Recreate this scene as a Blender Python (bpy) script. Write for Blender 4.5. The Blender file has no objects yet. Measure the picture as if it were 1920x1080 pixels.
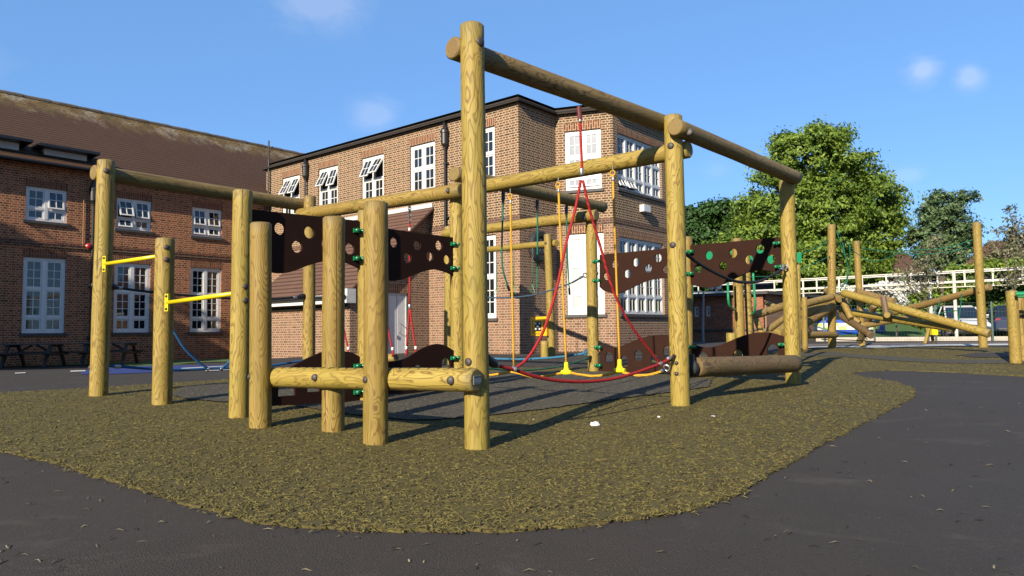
import bpy, bmesh, math, random
import numpy as np
from mathutils import Vector, Matrix, noise, geometry

# ------------------------------------------------------------------ camera, sky, sun, exposure
SC = bpy.context.scene
COL = SC.collection
R = math.radians
FPX, PITCH, ROLL, CAMZ = 1370.0, math.atan(82/1370.0), -0.011, 0.95
cam_d = bpy.data.cameras.new('camera'); cam = bpy.data.objects.new('camera', cam_d); COL.objects.link(cam)
cam_d.sensor_width = 36.0; cam_d.lens = 36.0*FPX/1920.0
cam_d.clip_start = 0.05; cam_d.clip_end = 5000
CROT = Matrix.Rotation(math.pi/2+PITCH, 3, 'X') @ Matrix.Rotation(ROLL, 3, 'Z')
cam.rotation_euler = CROT.to_euler(); cam.location = (0, 0, CAMZ)
SC.camera = cam
CPOS = Vector((0, 0, CAMZ))

SUN_AZ, SUN_EL = R(28.5), R(25.0)          # azimuth towards which the sunlight travels, height of the sun
w = bpy.data.worlds.new('World'); SC.world = w; w.use_nodes = True
nt = w.node_tree; nt.nodes.clear()
def wn(t, **k):
    n = nt.nodes.new(t)
    for a, v in k.items(): setattr(n, a, v)
    return n
sky = wn('ShaderNodeTexSky', sky_type='NISHITA', sun_disc=False, sun_elevation=SUN_EL, sun_rotation=math.pi+SUN_AZ,
         altitude=50, air_density=1.0, dust_density=0.2, ozone_density=3.0)
tc = wn('ShaderNodeTexCoord')
L = nt.links.new
nz = wn('ShaderNodeTexNoise'); nz.inputs['Scale'].default_value = 14; nz.inputs['Detail'].default_value = 8; nz.inputs['Roughness'].default_value = .6; nz.inputs['Distortion'].default_value = .4
mp = wn('ShaderNodeMapping'); mp.inputs['Scale'].default_value = (1, 1, 2.0); L(tc.outputs['Generated'], mp.inputs['Vector']); L(mp.outputs[0], nz.inputs['Vector'])
def wm(op, a, b=0.0):
    n = wn('ShaderNodeMath', operation=op)
    for i, v in enumerate((a, b)):
        if isinstance(v, bpy.types.NodeSocket): L(v, n.inputs[i])
        else: n.inputs[i].default_value = v
    return n.outputs[0]
# a few faint fair-weather clouds at their own places in the sky: direction, half width, half height, density
acc = None
for px, py, hw, hh, dn in ((705,215,.055,.035,.42), (590,8,.11,.05,.45), (1730,132,.032,.028,.72), (1818,143,.026,.026,.62), (1700,330,.03,.015,.3), (1345,318,.03,.02,.15), (2300,180,.12,.05,.5), (-300,60,.2,.06,.5)):
    c = (CROT @ Vector((px-960.0, 540.0-py, -FPX))).normalized(); az = math.atan2(c.x, c.y)
    sub = wn('ShaderNodeVectorMath', operation='SUBTRACT'); sub.inputs[1].default_value = c; L(tc.outputs['Generated'], sub.inputs[0])
    rot = wn('ShaderNodeVectorRotate', rotation_type='Z_AXIS'); rot.inputs['Angle'].default_value = az; L(sub.outputs[0], rot.inputs['Vector'])
    sc2 = wn('ShaderNodeVectorMath', operation='MULTIPLY'); sc2.inputs[1].default_value = (1/hw, 1, 1/hh); L(rot.outputs[0], sc2.inputs[0])
    ln = wn('ShaderNodeVectorMath', operation='LENGTH'); L(sc2.outputs[0], ln.inputs[0])
    m1 = wm('MAXIMUM', wm('SUBTRACT', 1.0, ln.outputs['Value']), 0.0)
    m2 = wm('MAXIMUM', wm('SUBTRACT', wm('ADD', m1, wm('MULTIPLY', nz.outputs['Fac'], 1.9)), 1.05), 0.0)
    m3 = wm('MULTIPLY', wm('MINIMUM', wm('MULTIPLY', wm('MULTIPLY', m1, m2), 2.2), 1.0), dn*.36)
    acc = m3 if acc is None else wm('ADD', acc, m3)
tint = wn('ShaderNodeMix', data_type='RGBA', blend_type='MULTIPLY'); tint.inputs[0].default_value = 1; tint.inputs[7].default_value = (.77, .96, 1.20, 1); L(sky.outputs[0], tint.inputs[6])
ev = wn('ShaderNodeMix', data_type='RGBA'); ev.inputs[0].default_value = .5; ev.inputs[7].default_value = (1.48, 3.3, 6.5, 1); L(tint.outputs[2], ev.inputs[6])
mx = wn('ShaderNodeMix', data_type='RGBA'); mx.inputs[7].default_value = (7.2, 7.0, 7.4, 1)
bg = wn('ShaderNodeBackground'); bg.inputs['Strength'].default_value = .062
out = wn('ShaderNodeOutputWorld')
L(ev.outputs[2], mx.inputs[6]); L(acc, mx.inputs[0]); L(mx.outputs[2], bg.inputs[0]); L(bg.outputs[0], out.inputs[0])

SDIR = Vector((math.cos(SUN_EL)*math.sin(SUN_AZ), math.cos(SUN_EL)*math.cos(SUN_AZ), -math.sin(SUN_EL)))
sd = bpy.data.lights.new('sun', 'SUN'); sd.energy = 5.0; sd.angle = R(.5); sd.color = (1, .885, .70)
so = bpy.data.objects.new('sun', sd); COL.objects.link(so); so.rotation_euler = SDIR.to_track_quat('-Z', 'Y').to_euler()
so.location = (-20, -30, 25)
vs = SC.view_settings; vs.view_transform = 'Standard'; vs.look = 'None'; vs.gamma = 1; vs.exposure = 1.27; vs.use_curve_mapping = False

# ------------------------------------------------------------------ placing helpers (photo pixel -> real place)
def ray(px, py):
    d = CROT @ Vector((px-960.0, -(py-540.0), -FPX)); return d.normalized()
def P(px, py, d):
    r = ray(px, py); return CPOS + r*(d/r.y)
def plane(px, py, A, B, off=0.0):
    """hit of the pixel ray with the vertical plane through ground points A, B moved off metres away from the camera"""
    A = Vector(A[:2]); B = Vector(B[:2]); u = (B-A).normalized(); n = Vector((-u.y, u.x))
    if n.dot(A) < 0: n = -n
    A = A + n*off; r = ray(px, py); t = A.dot(n)/(r.x*n.x+r.y*n.y); return CPOS + r*t
def sm(t):
    t = np.clip(t, 0, 1); return t*t*(3-2*t)
def gbase(x, y):
    z = -.97+.03*np.clip(y, 0, 14) + .02*sm((y-14)/6.0)
    return z - .27*sm((-x-4)/7.0)*sm((y-10)/9.0) - .09*sm((y-17)/4.0)*sm((8-x)/5.0)
CT = [(185,740,8.0),(304,758,7.3),(448,780,6.5),(488,802,6.0),(625,811,5.85),(705,837,5.35),(895,846,5.17),(1276,760,7.0),(1488,720,9.1),
      (685,752,7.6),(1113,697,11.4),(1034,668,16),(1560,653,17.5),(1844,651,16.5),(1608,652,20.5),(1902,684,12.3),(977,665,20.8)]
CP = []
for a in CT:
    p = P(*a); CP.append((p.x, p.y, p.z-CAMZ-float(gbase(np.array(p.x), np.array(p.y)))))
CP = np.array(CP)
def ground(x, y):
    x = np.asarray(x, float); y = np.asarray(y, float)
    num = np.zeros_like(x); den = np.full_like(x, .25)
    for cx, cy, cz in CP:
        q = np.exp(-((x-cx)**2+(y-cy)**2)/(1.3**2)); num += q*cz; den += q
    return gbase(x, y)+num/den+CAMZ
def gz(x, y): return float(ground(np.array(x), np.array(y)))
def G(px, py):
    r = ray(px, py); t = .5
    for i in range(400):
        p = CPOS+r*t
        h = p.z-gz(p.x, p.y)
        if h < .002 or t > 200: break
        t += max(h/max(-r.z, .004)*.4, .004)
    return p

# ------------------------------------------------------------------ object helpers
WM = {}
def link(name, me, mat=None, parent=None, W=None, smooth=False):
    o = bpy.data.objects.new(name, me); COL.objects.link(o)
    W = W or (WM[parent.name] if parent else Matrix())
    W = W.copy()
    WM[o.name] = W
    if parent:
        o.parent = parent; o.matrix_basis = WM[parent.name].inverted() @ W
    else: o.matrix_basis = W
    if mat and me is not None and hasattr(me, 'materials') and len(me.materials) == 0: me.materials.append(mat)
    if smooth and me is not None:
        for p in me.polygons: p.use_smooth = True
    return o
def tag(o, label=None, cat=None, group=None, kind=None):
    if label: o['label'] = label
    if cat: o['category'] = cat
    if group: o['group'] = group
    if kind: o['kind'] = kind
    return o
def empty(name, loc, label, cat, group=None, rz=0):
    W = Matrix.Translation(Vector(loc)) @ Matrix.Rotation(rz, 4, 'Z')
    o = link(name, None, None, None, W); o.empty_display_size = .2
    return tag(o, label, cat, group)
def T(x, y, z): return Matrix.Translation(Vector((x, y, z)))
def copy_tree(o, parent=None, W=None):
    c = o.copy(); COL.objects.link(c)
    if parent: c.parent = parent; WM[c.name] = WM[parent.name] @ o.matrix_basis
    else: c.matrix_basis = W; WM[c.name] = W
    for ch in o.children: copy_tree(ch, c)
    return c
class MB:
    """collects shapes into one mesh, in the frame M"""
    def __init__(s): s.bm = bmesh.new(); s.uv = s.bm.loops.layers.uv.new('UVMap')
    def quad(s, pts, uvs=None):
        f = s.bm.faces.new([s.bm.verts.new(p) for p in pts])
        if uvs:
            for l, q in zip(f.loops, uvs): l[s.uv].uv = q
        return f
    def box(s, a, b, M=None):
        x0, y0, z0 = a; x1, y1, z1 = b
        c = [(x0,y0,z0),(x1,y0,z0),(x1,y1,z0),(x0,y1,z0),(x0,y0,z1),(x1,y0,z1),(x1,y1,z1),(x0,y1,z1)]
        v = [s.bm.verts.new((M @ Vector(p)) if M else p) for p in c]
        for f in ((0,3,2,1),(4,5,6,7),(0,1,5,4),(1,2,6,5),(2,3,7,6),(3,0,4,7)): s.bm.faces.new([v[i] for i in f])
    def tube(s, pts, r, n=8, cap=True):
        pts = [Vector(p) for p in pts]; rs = r if isinstance(r, (list, tuple)) else [r]*len(pts)
        rings = []; up = None
        for i, p in enumerate(pts):
            t = (pts[min(i+1, len(pts)-1)]-pts[max(i-1, 0)]).normalized()
            if up is None: up = t.orthogonal().normalized()
            up = (up-t*up.dot(t)).normalized(); b = t.cross(up)
            rings.append([s.bm.verts.new(p+(up*math.cos(2*math.pi*k/n)+b*math.sin(2*math.pi*k/n))*rs[i]) for k in range(n)])
        for a, b in zip(rings, rings[1:]):
            for k in range(n): s.bm.faces.new((a[k], a[(k+1) % n], b[(k+1) % n], b[k]))
        if cap: s.bm.faces.new(rings[0][::-1]); s.bm.faces.new(rings[-1])
    def lathe(s, prof, M=None, n=16):
        rings = []
        for r, z in prof:
            rings.append([s.bm.verts.new((M @ Vector((r*math.cos(2*math.pi*k/n), r*math.sin(2*math.pi*k/n), z))) if M else (r*math.cos(2*math.pi*k/n), r*math.sin(2*math.pi*k/n), z)) for k in range(n)])
        for a, b in zip(rings, rings[1:]):
            for k in range(n): s.bm.faces.new((a[k], a[(k+1) % n], b[(k+1) % n], b[k]))
        s.bm.faces.new(rings[0][::-1]); s.bm.faces.new(rings[-1])
    def prism(s, poly, y0, y1, M=None):
        """poly in x,z; extruded along y"""
        a = [s.bm.verts.new((M @ Vector((x, y0, z))) if M else (x, y0, z)) for x, z in poly]
        b = [s.bm.verts.new((M @ Vector((x, y1, z))) if M else (x, y1, z)) for x, z in poly]
        n = len(poly); s.bm.faces.new(a); s.bm.faces.new(b[::-1])
        for i in range(n): s.bm.faces.new((a[(i+1) % n], a[i], b[i], b[(i+1) % n]))
    def mesh(s, name='m', recalc=True, bevel=0):
        if bevel:
            bmesh.ops.bevel(s.bm, geom=[e for e in s.bm.edges], offset=bevel, segments=2, affect='EDGES', profile=.6)
        if recalc: bmesh.ops.recalc_face_normals(s.bm, faces=s.bm.faces)
        me = bpy.data.meshes.new(name); s.bm.to_mesh(me); s.bm.free(); return me
def catmull(pts, k=6):
    pts = [Vector(p) for p in pts]
    if len(pts) < 3: 
        return [pts[0].lerp(pts[1], i/k) for i in range(k+1)]
    q = [pts[0]*2-pts[1]]+pts+[pts[-1]*2-pts[-2]]; o = []
    for i in range(1, len(q)-2):
        a, b, c, d = q[i-1:i+3]
        for j in range(k):
            t = j/k; o.append(.5*((2*b)+(c-a)*t+(2*a-5*b+4*c-d)*t*t+(3*b-a-3*c+d)*t**3))
    o.append(pts[-1]); return o

# ------------------------------------------------------------------ materials
ALB = .60      # overall surface reflectance scale: the scene is exposed for a low bright sun
def mat(name, base=(.5,.5,.5), rough=.6, metal=0, spec=.5):
    m = bpy.data.materials.new(name); m.use_nodes = True
    b = m.node_tree.nodes['Principled BSDF']; b.inputs['Base Color'].default_value = (*[a*ALB for a in base], 1)
    b.inputs['Roughness'].default_value = rough; b.inputs['Metallic'].default_value = metal
    b.inputs['Specular IOR Level'].default_value = spec
    return m
class N:
    def __init__(s, m): s.t = m.node_tree; s.b = s.t.nodes['Principled BSDF']
    def n(s, t, ins=None, **k):
        x = s.t.nodes.new(t)
        for a, v in k.items(): setattr(x, a, v)
        for a, v in (ins or {}).items():
            if isinstance(v, bpy.types.NodeSocket): s.t.links.new(v, x.inputs[a])
            else: x.inputs[a].default_value = v
        return x
    def noise(s, vec, scale, detail=4, rough=.5, dist=0):
        return s.n('ShaderNodeTexNoise', {'Vector': vec, 'Scale': scale, 'Detail': detail, 'Roughness': rough, 'Distortion': dist})
    def mapv(s, vec, sc=(1,1,1), loc=(0,0,0)):
        return s.n('ShaderNodeMapping', {'Vector': vec, 'Scale': sc, 'Location': loc}).outputs[0]
    def ramp(s, fac, stops):
        x = s.n('ShaderNodeValToRGB', {'Fac': fac}); e = x.color_ramp.elements
        while len(e) < len(stops): e.new(.5)
        for q, (p, c) in zip(e, stops): q.position = p; q.color = (*c, 1) if len(c) == 3 else c
        return x.outputs[0]
    def mix(s, f, a, b, mode='MIX'):
        x = s.t.nodes.new('ShaderNodeMix'); x.data_type = 'RGBA'; x.blend_type = mode
        for i, v in ((0, f), (6, a), (7, b)):
            if isinstance(v, bpy.types.NodeSocket): s.t.links.new(v, x.inputs[i])
            else: x.inputs[i].default_value = v if i == 0 else (*v, 1)
        return x.outputs[2]
    def math(s, op, a, b=0.0, c=None):
        x = s.t.nodes.new('ShaderNodeMath'); x.operation = op
        for i, v in enumerate((a, b) if c is None else (a, b, c)):
            if isinstance(v, bpy.types.NodeSocket): s.t.links.new(v, x.inputs[i])
            else: x.inputs[i].default_value = v
        return x.outputs[0]
    def col(s, v, k=None): k = ALB if k is None else k; s.t.links.new(s.mix(1.0, v, (k, k, k), 'MULTIPLY'), s.b.inputs['Base Color'])
    def rgh(s, v): s.t.links.new(v, s.b.inputs['Roughness'])
    def bump(s, h, dist=.01, st=.6):
        x = s.n('ShaderNodeBump', {'Height': h, 'Distance': dist, 'Strength': st}); s.t.links.new(x.outputs[0], s.b.inputs['Normal'])
    def obj(s): return s.n('ShaderNodeTexCoord').outputs['Object']
    def uvc(s): return s.n('ShaderNodeTexCoord').outputs['UV']
    def rnd(s): return s.n('ShaderNodeObjectInfo').outputs['Random']

def wood_mat(name, light, mid, dark, weather=.0):
    m = mat(name, mid, .62, spec=.3); g = N(m); o = g.obj(); rn = g.rnd()
    off = g.n('ShaderNodeCombineXYZ', {'X': g.math('MULTIPLY', rn, 7.0), 'Y': g.math('MULTIPLY', rn, 3.0), 'Z': g.math('MULTIPLY', rn, 40.0)}).outputs[0]
    ov = g.n('ShaderNodeVectorMath', {0: o, 1: off}, operation='ADD').outputs[0]
    n1 = g.noise(g.mapv(ov, (3.4, 3.4, .85)), 1.6, 3, .42)
    d = g.n('ShaderNodeVectorMath', {0: n1.outputs['Color'], 1: (.5,.5,.5)}, operation='SUBTRACT').outputs[0]
    d = g.n('ShaderNodeVectorMath', {0: d, 'Scale': .20}, operation='SCALE').outputs[0]
    q = g.n('ShaderNodeVectorMath', {0: o, 1: d}, operation='ADD').outputs[0]
    q = g.n('ShaderNodeVectorMath', {0: q, 1: (1, 1, 0)}, operation='MULTIPLY').outputs[0]
    r = g.n('ShaderNodeVectorMath', {0: q}, operation='LENGTH').outputs['Value']
    vo = g.n('ShaderNodeTexVoronoi', {'Vector': g.mapv(ov, (3.6, 3.6, 2.0)), 'Scale': 1.25, 'Randomness': 1.0})
    kd = vo.outputs['Distance']
    kn = g.n('ShaderNodeMapRange', {'Value': kd, 'From Min': .0, 'From Max': .26, 'To Min': 1.0, 'To Max': 0.0}, interpolation_type='SMOOTHSTEP').outputs[0]
    r2 = g.math('ADD', r, g.math('MULTIPLY', kn, .035))
    ring = g.math('SINE', g.math('MULTIPLY', r2, 600.0))
    ring = g.math('MULTIPLY_ADD', ring, .5, .5)
    fine = g.noise(g.mapv(ov, (120, 120, 2.2)), 1.0, 4, .65).outputs['Fac']
    tone = g.noise(g.mapv(ov, (5, 5, 1.2)), 1.0, 3, .55).outputs['Fac']
    c = g.ramp(tone, [(.3, mid), (.68, light)])
    c = g.mix(g.math('MULTIPLY', g.math('MULTIPLY', g.math('POWER', ring, 4.5), g.math('MULTIPLY_ADD', tone, 1.5, .05)), 1.0), c, tuple(a*b for a, b in zip(mid, (.50,.42,.30))))
    c = g.mix(g.n('ShaderNodeMapRange', {'Value': fine, 'From Min': .42, 'From Max': .75, 'To Min': .0, 'To Max': .55}).outputs[0], c, dark)
    gz_ = g.n('ShaderNodeSeparateXYZ', {0: g.n('ShaderNodeTexCoord').outputs['Generated']}).outputs[2]
    tp = g.math('MULTIPLY', g.n('ShaderNodeMapRange', {'Value': gz_, 'From Min': .955, 'From Max': 1.0, 'To Min': 0.0, 'To Max': .8}).outputs[0], g.noise(g.mapv(ov, (12, 12, 5)), 1.0, 3).outputs['Fac'])
    c = g.mix(tp, c, (.12,.10,.07))
    kc = g.n('ShaderNodeMapRange', {'Value': kd, 'From Min': .035, 'From Max': .085, 'To Min': .9, 'To Max': 0.0}).outputs[0]
    c = g.mix(kc, c, dark)
    ck = g.noise(g.mapv(ov, (34, 34, .55), (3, 1, 0)), 1.0, 2, .4).outputs['Fac']
    cm = g.n('ShaderNodeMapRange', {'Value': ck, 'From Min': .70, 'From Max': .72, 'To Min': 0.0, 'To Max': 1.0}).outputs[0]
    c = g.mix(g.math('MULTIPLY', cm, .8), c, (.06,.04,.02))
    grn = g.noise(g.mapv(ov, (4, 4, 2.2), (9, 2, 1)), 1.0, 2, .5).outputs['Fac']
    gm = g.n('ShaderNodeMapRange', {'Value': grn, 'From Min': .5, 'From Max': .75, 'To Min': 0.0, 'To Max': .38}).outputs[0]
    c = g.mix(gm, c, tuple(a*b for a, b in zip(mid, (.62,.80,.55))))
    if weather:
        wv = g.noise(g.mapv(ov, (6, 6, 1.4), (1, 7, 3)), 1.0, 4, .6).outputs['Fac']
        c = g.mix(g.math('MULTIPLY', wv, weather), c, (.10,.085,.06))
    hv = g.n('ShaderNodeHueSaturation', {'Color': c, 'Value': g.math('MULTIPLY_ADD', rn, .22, .89), 'Hue': g.math('MULTIPLY_ADD', rn, .012, .494)}).outputs[0]
    g.col(hv)
    h = g.math('ADD', g.math('MULTIPLY', ring, .25), g.math('ADD', g.math('MULTIPLY', fine, .6), g.math('MULTIPLY', cm, -2.5)))
    g.bump(h, .0025, .7)
    return m
WOOD = wood_mat('treated_pine', (.41,.298,.066), (.312,.214,.038), (.15,.085,.025))
WOODW = wood_mat('weathered_pine', (.23,.145,.055), (.14,.083,.03), (.045,.03,.018), .35)
WOODS = wood_mat('shaded_side_pine', (.40,.27,.085), (.30,.195,.06), (.12,.07,.025))
WOODT = wood_mat('weathered_beam_pine', (.36,.25,.075), (.27,.175,.048), (.13,.09,.045), .35)

def brick_mat(name, c1, c2, mortar, c3, mort=.011, wid=.225, row=.075, bs=.5):
    m = mat(name, c1, .85, spec=.2); g = N(m); uv = g.uvc()
    def bt(w_, r_, off=(0,0,0)):
        return g.n('ShaderNodeTexBrick', {'Vector': g.mapv(uv, (1,1,1), off), 'Color1': (*c1, 1), 'Color2': (*c2, 1), 'Mortar': (*mortar, 1), 'Scale': 1.0, 'Mortar Size': mort,
              'Mortar Smooth': .15, 'Bias': -.1, 'Brick Width': w_, 'Row Height': r_}, offset=.5, squash=.5, squash_frequency=2)
    b = bt(wid, row)
    # per-brick tint from white noise of the brick cell
    sx = g.n('ShaderNodeSeparateXYZ', {0: uv}).outputs
    rowi = g.math('FLOOR', g.math('DIVIDE', sx[1], row))
    cx = g.math('FLOOR', g.math('DIVIDE', g.math('ADD', sx[0], g.math('MULTIPLY', rowi, wid*.5)), wid*.5))
    wv = g.n('ShaderNodeTexWhiteNoise', {'Vector': g.n('ShaderNodeCombineXYZ', {'X': cx, 'Y': rowi}).outputs[0]}, noise_dimensions='2D').outputs['Value']
    tint = g.ramp(wv, [(.0, c1), (.35, c2), (.62, c3), (.85, tuple(a*.45 for a in c1)), (1, c2)])
    face = g.mix(.75, b.outputs['Color'], tint)
    big = g.noise(uv, .35, 4, .6).outputs['Fac']
    c = g.mix(b.outputs['Fac'], face, mortar)
    c = g.mix(g.math('MULTIPLY', big, bs), c, tuple(a*.5 for a in c1), 'MIX')
    sp = g.noise(uv, 30, 3, .6).outputs['Fac']
    hv = g.n('ShaderNodeHueSaturation', {'Color': c, 'Value': g.math('MULTIPLY_ADD', sp, .5, .78)}).outputs[0]
    g.col(hv); g.bump(g.math('SUBTRACT', g.math('MULTIPLY', sp, .3), b.outputs['Fac']), .006, .8)
    return m
BRICK_A = brick_mat('brown_brick_cream_joints', (.072,.038,.025), (.155,.075,.042), (.46,.345,.225), (.25,.122,.066), mort=.0135, bs=.12)
BRICK_LOW = brick_mat('salmon_brick', (.18,.098,.066), (.29,.145,.09), (.44,.335,.235), (.18,.10,.06), mort=.010, bs=.12)
BRICK_L = brick_mat('red_brown_brick', (.10,.033,.019), (.46,.145,.065), (.48,.29,.17), (.34,.11,.055), mort=.0115, bs=.15)
BRICK_D = brick_mat('dark_brick', (.30,.11,.06), (.45,.17,.09), (.30,.18,.12), (.26,.10,.055), mort=.008, bs=.25)
SOLDIER = brick_mat('soldier_brick', (.08,.034,.022), (.19,.072,.036), (.44,.29,.18), (.24,.095,.05), mort=.014, wid=.5, row=.075, bs=.1)

def tile_mat(name, c1, c2, moss=0.0, h=5.5):
    m = mat(name, c1, .85, spec=.2); g = N(m); uv = g.uvc()
    b = g.n('ShaderNodeTexBrick', {'Vector': uv, 'Color1': (*c1, 1), 'Color2': (*[a*.6+b*.4 for a, b in zip(c1, c2)], 1), 'Mortar': (*[a*.8 for a in c1], 1), 'Scale': 1.0, 'Mortar Size': .002,
            'Mortar Smooth': .3, 'Bias': 0, 'Brick Width': .22, 'Row Height': .21}, offset=.5)
    c = b.outputs['Color']
    big = g.noise(uv, .6, 5, .6).outputs['Fac']
    c = g.mix(g.math('MULTIPLY', big, .5), c, tuple(a*.55 for a in c1))
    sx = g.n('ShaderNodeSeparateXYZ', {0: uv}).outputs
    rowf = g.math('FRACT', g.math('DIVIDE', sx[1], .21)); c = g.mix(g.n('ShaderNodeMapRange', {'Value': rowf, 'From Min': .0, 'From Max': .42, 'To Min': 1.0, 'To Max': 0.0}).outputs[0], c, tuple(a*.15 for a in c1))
    if moss:
        nn = g.noise(g.mapv(uv, (1.3, .5, 1)), 1.5, 5, .65).outputs['Fac']
        v = g.math('ADD', g.math('DIVIDE', sx[1], h), g.math('MULTIPLY_ADD', nn, .75, -.40))
        mk = g.n('ShaderNodeMapRange', {'Value': v, 'From Min': .76, 'From Max': .98, 'To Min': 0.0, 'To Max': moss}).outputs[0]
        sp = g.noise(g.mapv(uv, (6, 12, 1)), 1.2, 4, .7).outputs['Fac']
        mk = g.math('MULTIPLY', mk, g.n('ShaderNodeMapRange', {'Value': sp, 'From Min': .38, 'From Max': .62}).outputs[0])
        hue = g.noise(uv, .9, 2).outputs['Fac']
        mc = g.ramp(hue, [(.35, (.16,.15,.045)), (.5, (.30,.20,.06)), (.62, (.42,.38,.26))])
        c = g.mix(mk, c, mc)
    g.col(c)
    g.bump(g.math('SUBTRACT', g.math('MULTIPLY', rowf, -.8), b.outputs['Fac']), .02, .9)
    return m
TILE_L = tile_mat('brown_clay_tiles_mossy', (.098,.050,.026), (.13,.065,.033), .9, 5.6)
TILE_P = tile_mat('red_brown_clay_tiles', (.16,.085,.06), (.21,.115,.08))
TILE_C = tile_mat('dark_coping_tiles', (.075,.06,.05), (.12,.095,.075))

def simple(name, base, rough=.5, metal=0, spec=.5, var=.0, sc=4.0):
    m = mat(name, base, rough, metal, spec)
    if var:
        g = N(m); n = g.noise(g.obj(), sc, 5, .6).outputs['Fac']
        g.col(g.mix(g.n('ShaderNodeMapRange', {'Value': n, 'From Min': .3, 'From Max': .7}).outputs[0], tuple(a*(1-var) for a in base), tuple(min(1, a*(1+var*.5)) for a in base)))
        g.bump(n, .002, .3)
    return m
WHITE = simple('white_frame_paint', (.74,.74,.73), .45, var=.06)
WHITED = simple('weathered_white_paint', (.62,.62,.60), .6, var=.15)
CREAM = simple('cream_metal_paint', (.70,.66,.55), .5, var=.1)
def glass_mat():
    m = mat('window_glass', (.012,.016,.02), .04, 0, .9); g = N(m)
    n = g.noise(g.obj(), .9, 2).outputs['Fac']; g.bump(n, .01, .12)
    return m
GLASS = glass_mat()
CURT = simple('window_with_blind', (.36,.38,.41), .12, spec=.8, var=.25, sc=1.5)
BLACKM = simple('black_painted_metal', (.012,.012,.014), .45, var=.3)
SLATE = simple('slate_sill', (.06,.055,.055), .7, var=.3)
CAP = simple('bolt_cap_rubber', (.045,.035,.032), .6, var=.3, sc=30)
BROWNP = simple('chocolate_panel_plastic', (.036,.016,.011), .7, spec=.05, var=.12, sc=6)
GREENP = simple('green_plastic', (.006,.16,.06), .25, var=.15, sc=20)
GREENS = simple('green_powder_coat', (.01,.26,.10), .3, var=.08)
YELM = simple('yellow_powder_coat', (.78,.60,.0), .35, var=.06)
YELP = simple('yellow_plastic_foot', (.85,.75,.0), .4)
STEEL = simple('galvanised_steel', (.5,.5,.5), .35, .8, var=.15, sc=20)
RUBB = simple('tyre_rubber', (.014,.014,.015), .75, var=.3)
def rope_mat(name, base, dk=.45):
    m = mat(name, base, .75, spec=.25); g = N(m); uv = g.obj()
    wv = g.n('ShaderNodeTexWave', {'Vector': uv, 'Scale': 28.0, 'Distortion': 1.0, 'Detail': 1.0}, wave_type='BANDS', bands_direction='DIAGONAL').outputs['Fac']
    g.col(g.mix(wv, base, tuple(a*dk for a in base))); g.bump(wv, .003, .8)
    return m
ROPE_R = rope_mat('red_rope', (.50,.022,.022)); ROPE_Y = rope_mat('yellow_rope', (.75,.40,.03), .6); ROPE_B = rope_mat('blue_rope', (.02,.14,.36))
ROPE_G = rope_mat('green_rope', (.01,.20,.12)); ROPE_K = rope_mat('black_rope', (.02,.025,.03)); ROPE_BG = rope_mat('blue_grey_rope', (.06,.11,.17))
ROPE_LB = rope_mat('light_blue_rope', (.05,.24,.42))

def asphalt():
    m = mat('asphalt', (.05,.05,.055), .8, spec=.3); g = N(m); o = g.obj()
    n1 = g.noise(o, 140, 3, .7).outputs['Fac']; n2 = g.noise(o, .45, 5, .6).outputs['Fac']; n3 = g.noise(o, 4.5, 4, .6).outputs['Fac']
    c = g.ramp(n1, [(.3, (.022,.018,.0135)), (.55, (.046,.0375,.029)), (.75, (.11,.094,.077))])
    c = g.mix(g.n('ShaderNodeMapRange', {'Value': n2, 'From Min': .35, 'From Max': .65, 'To Max': .6}).outputs[0], c, (.056,.0425,.034))
    c = g.mix(g.n('ShaderNodeMapRange', {'Value': n3, 'From Min': .5, 'From Max': .72, 'To Max': .35}).outputs[0], c, (.036,.030,.024))
    vo = g.n('ShaderNodeTexVoronoi', {'Vector': g.mapv(o, (1, 1, 1)), 'Scale': 120.0}).outputs['Distance']
    st = g.noise(g.mapv(o, (1, 1.6, 1), (5, 2, 0)), 1.1, 6, .7, 1.0).outputs['Fac']
    c = g.mix(g.n('ShaderNodeMapRange', {'Value': st, 'From Min': .56, 'From Max': .66, 'To Max': .5}).outputs[0], c, (.088,.073,.060))
    rg = g.n('ShaderNodeMapRange', {'Value': n2, 'From Min': .44, 'From Max': .50, 'To Min': .3, 'To Max': 1.0}).outputs[0]
    sp = g.n('ShaderNodeTexVoronoi', {'Vector': o, 'Scale': 55.0}, feature='F1').outputs['Distance']
    c = g.mix(g.math('MULTIPLY', g.n('ShaderNodeMapRange', {'Value': sp, 'From Min': .05, 'From Max': .16, 'To Min': .7, 'To Max': 0.0}).outputs[0], rg), c, (.012,.010,.009))
    g.col(c); g.bump(g.math('MULTIPLY', g.math('ADD', g.math('MULTIPLY', vo, .8), n1), rg), .005, .8)
    return m
ASPH = asphalt()
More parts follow.
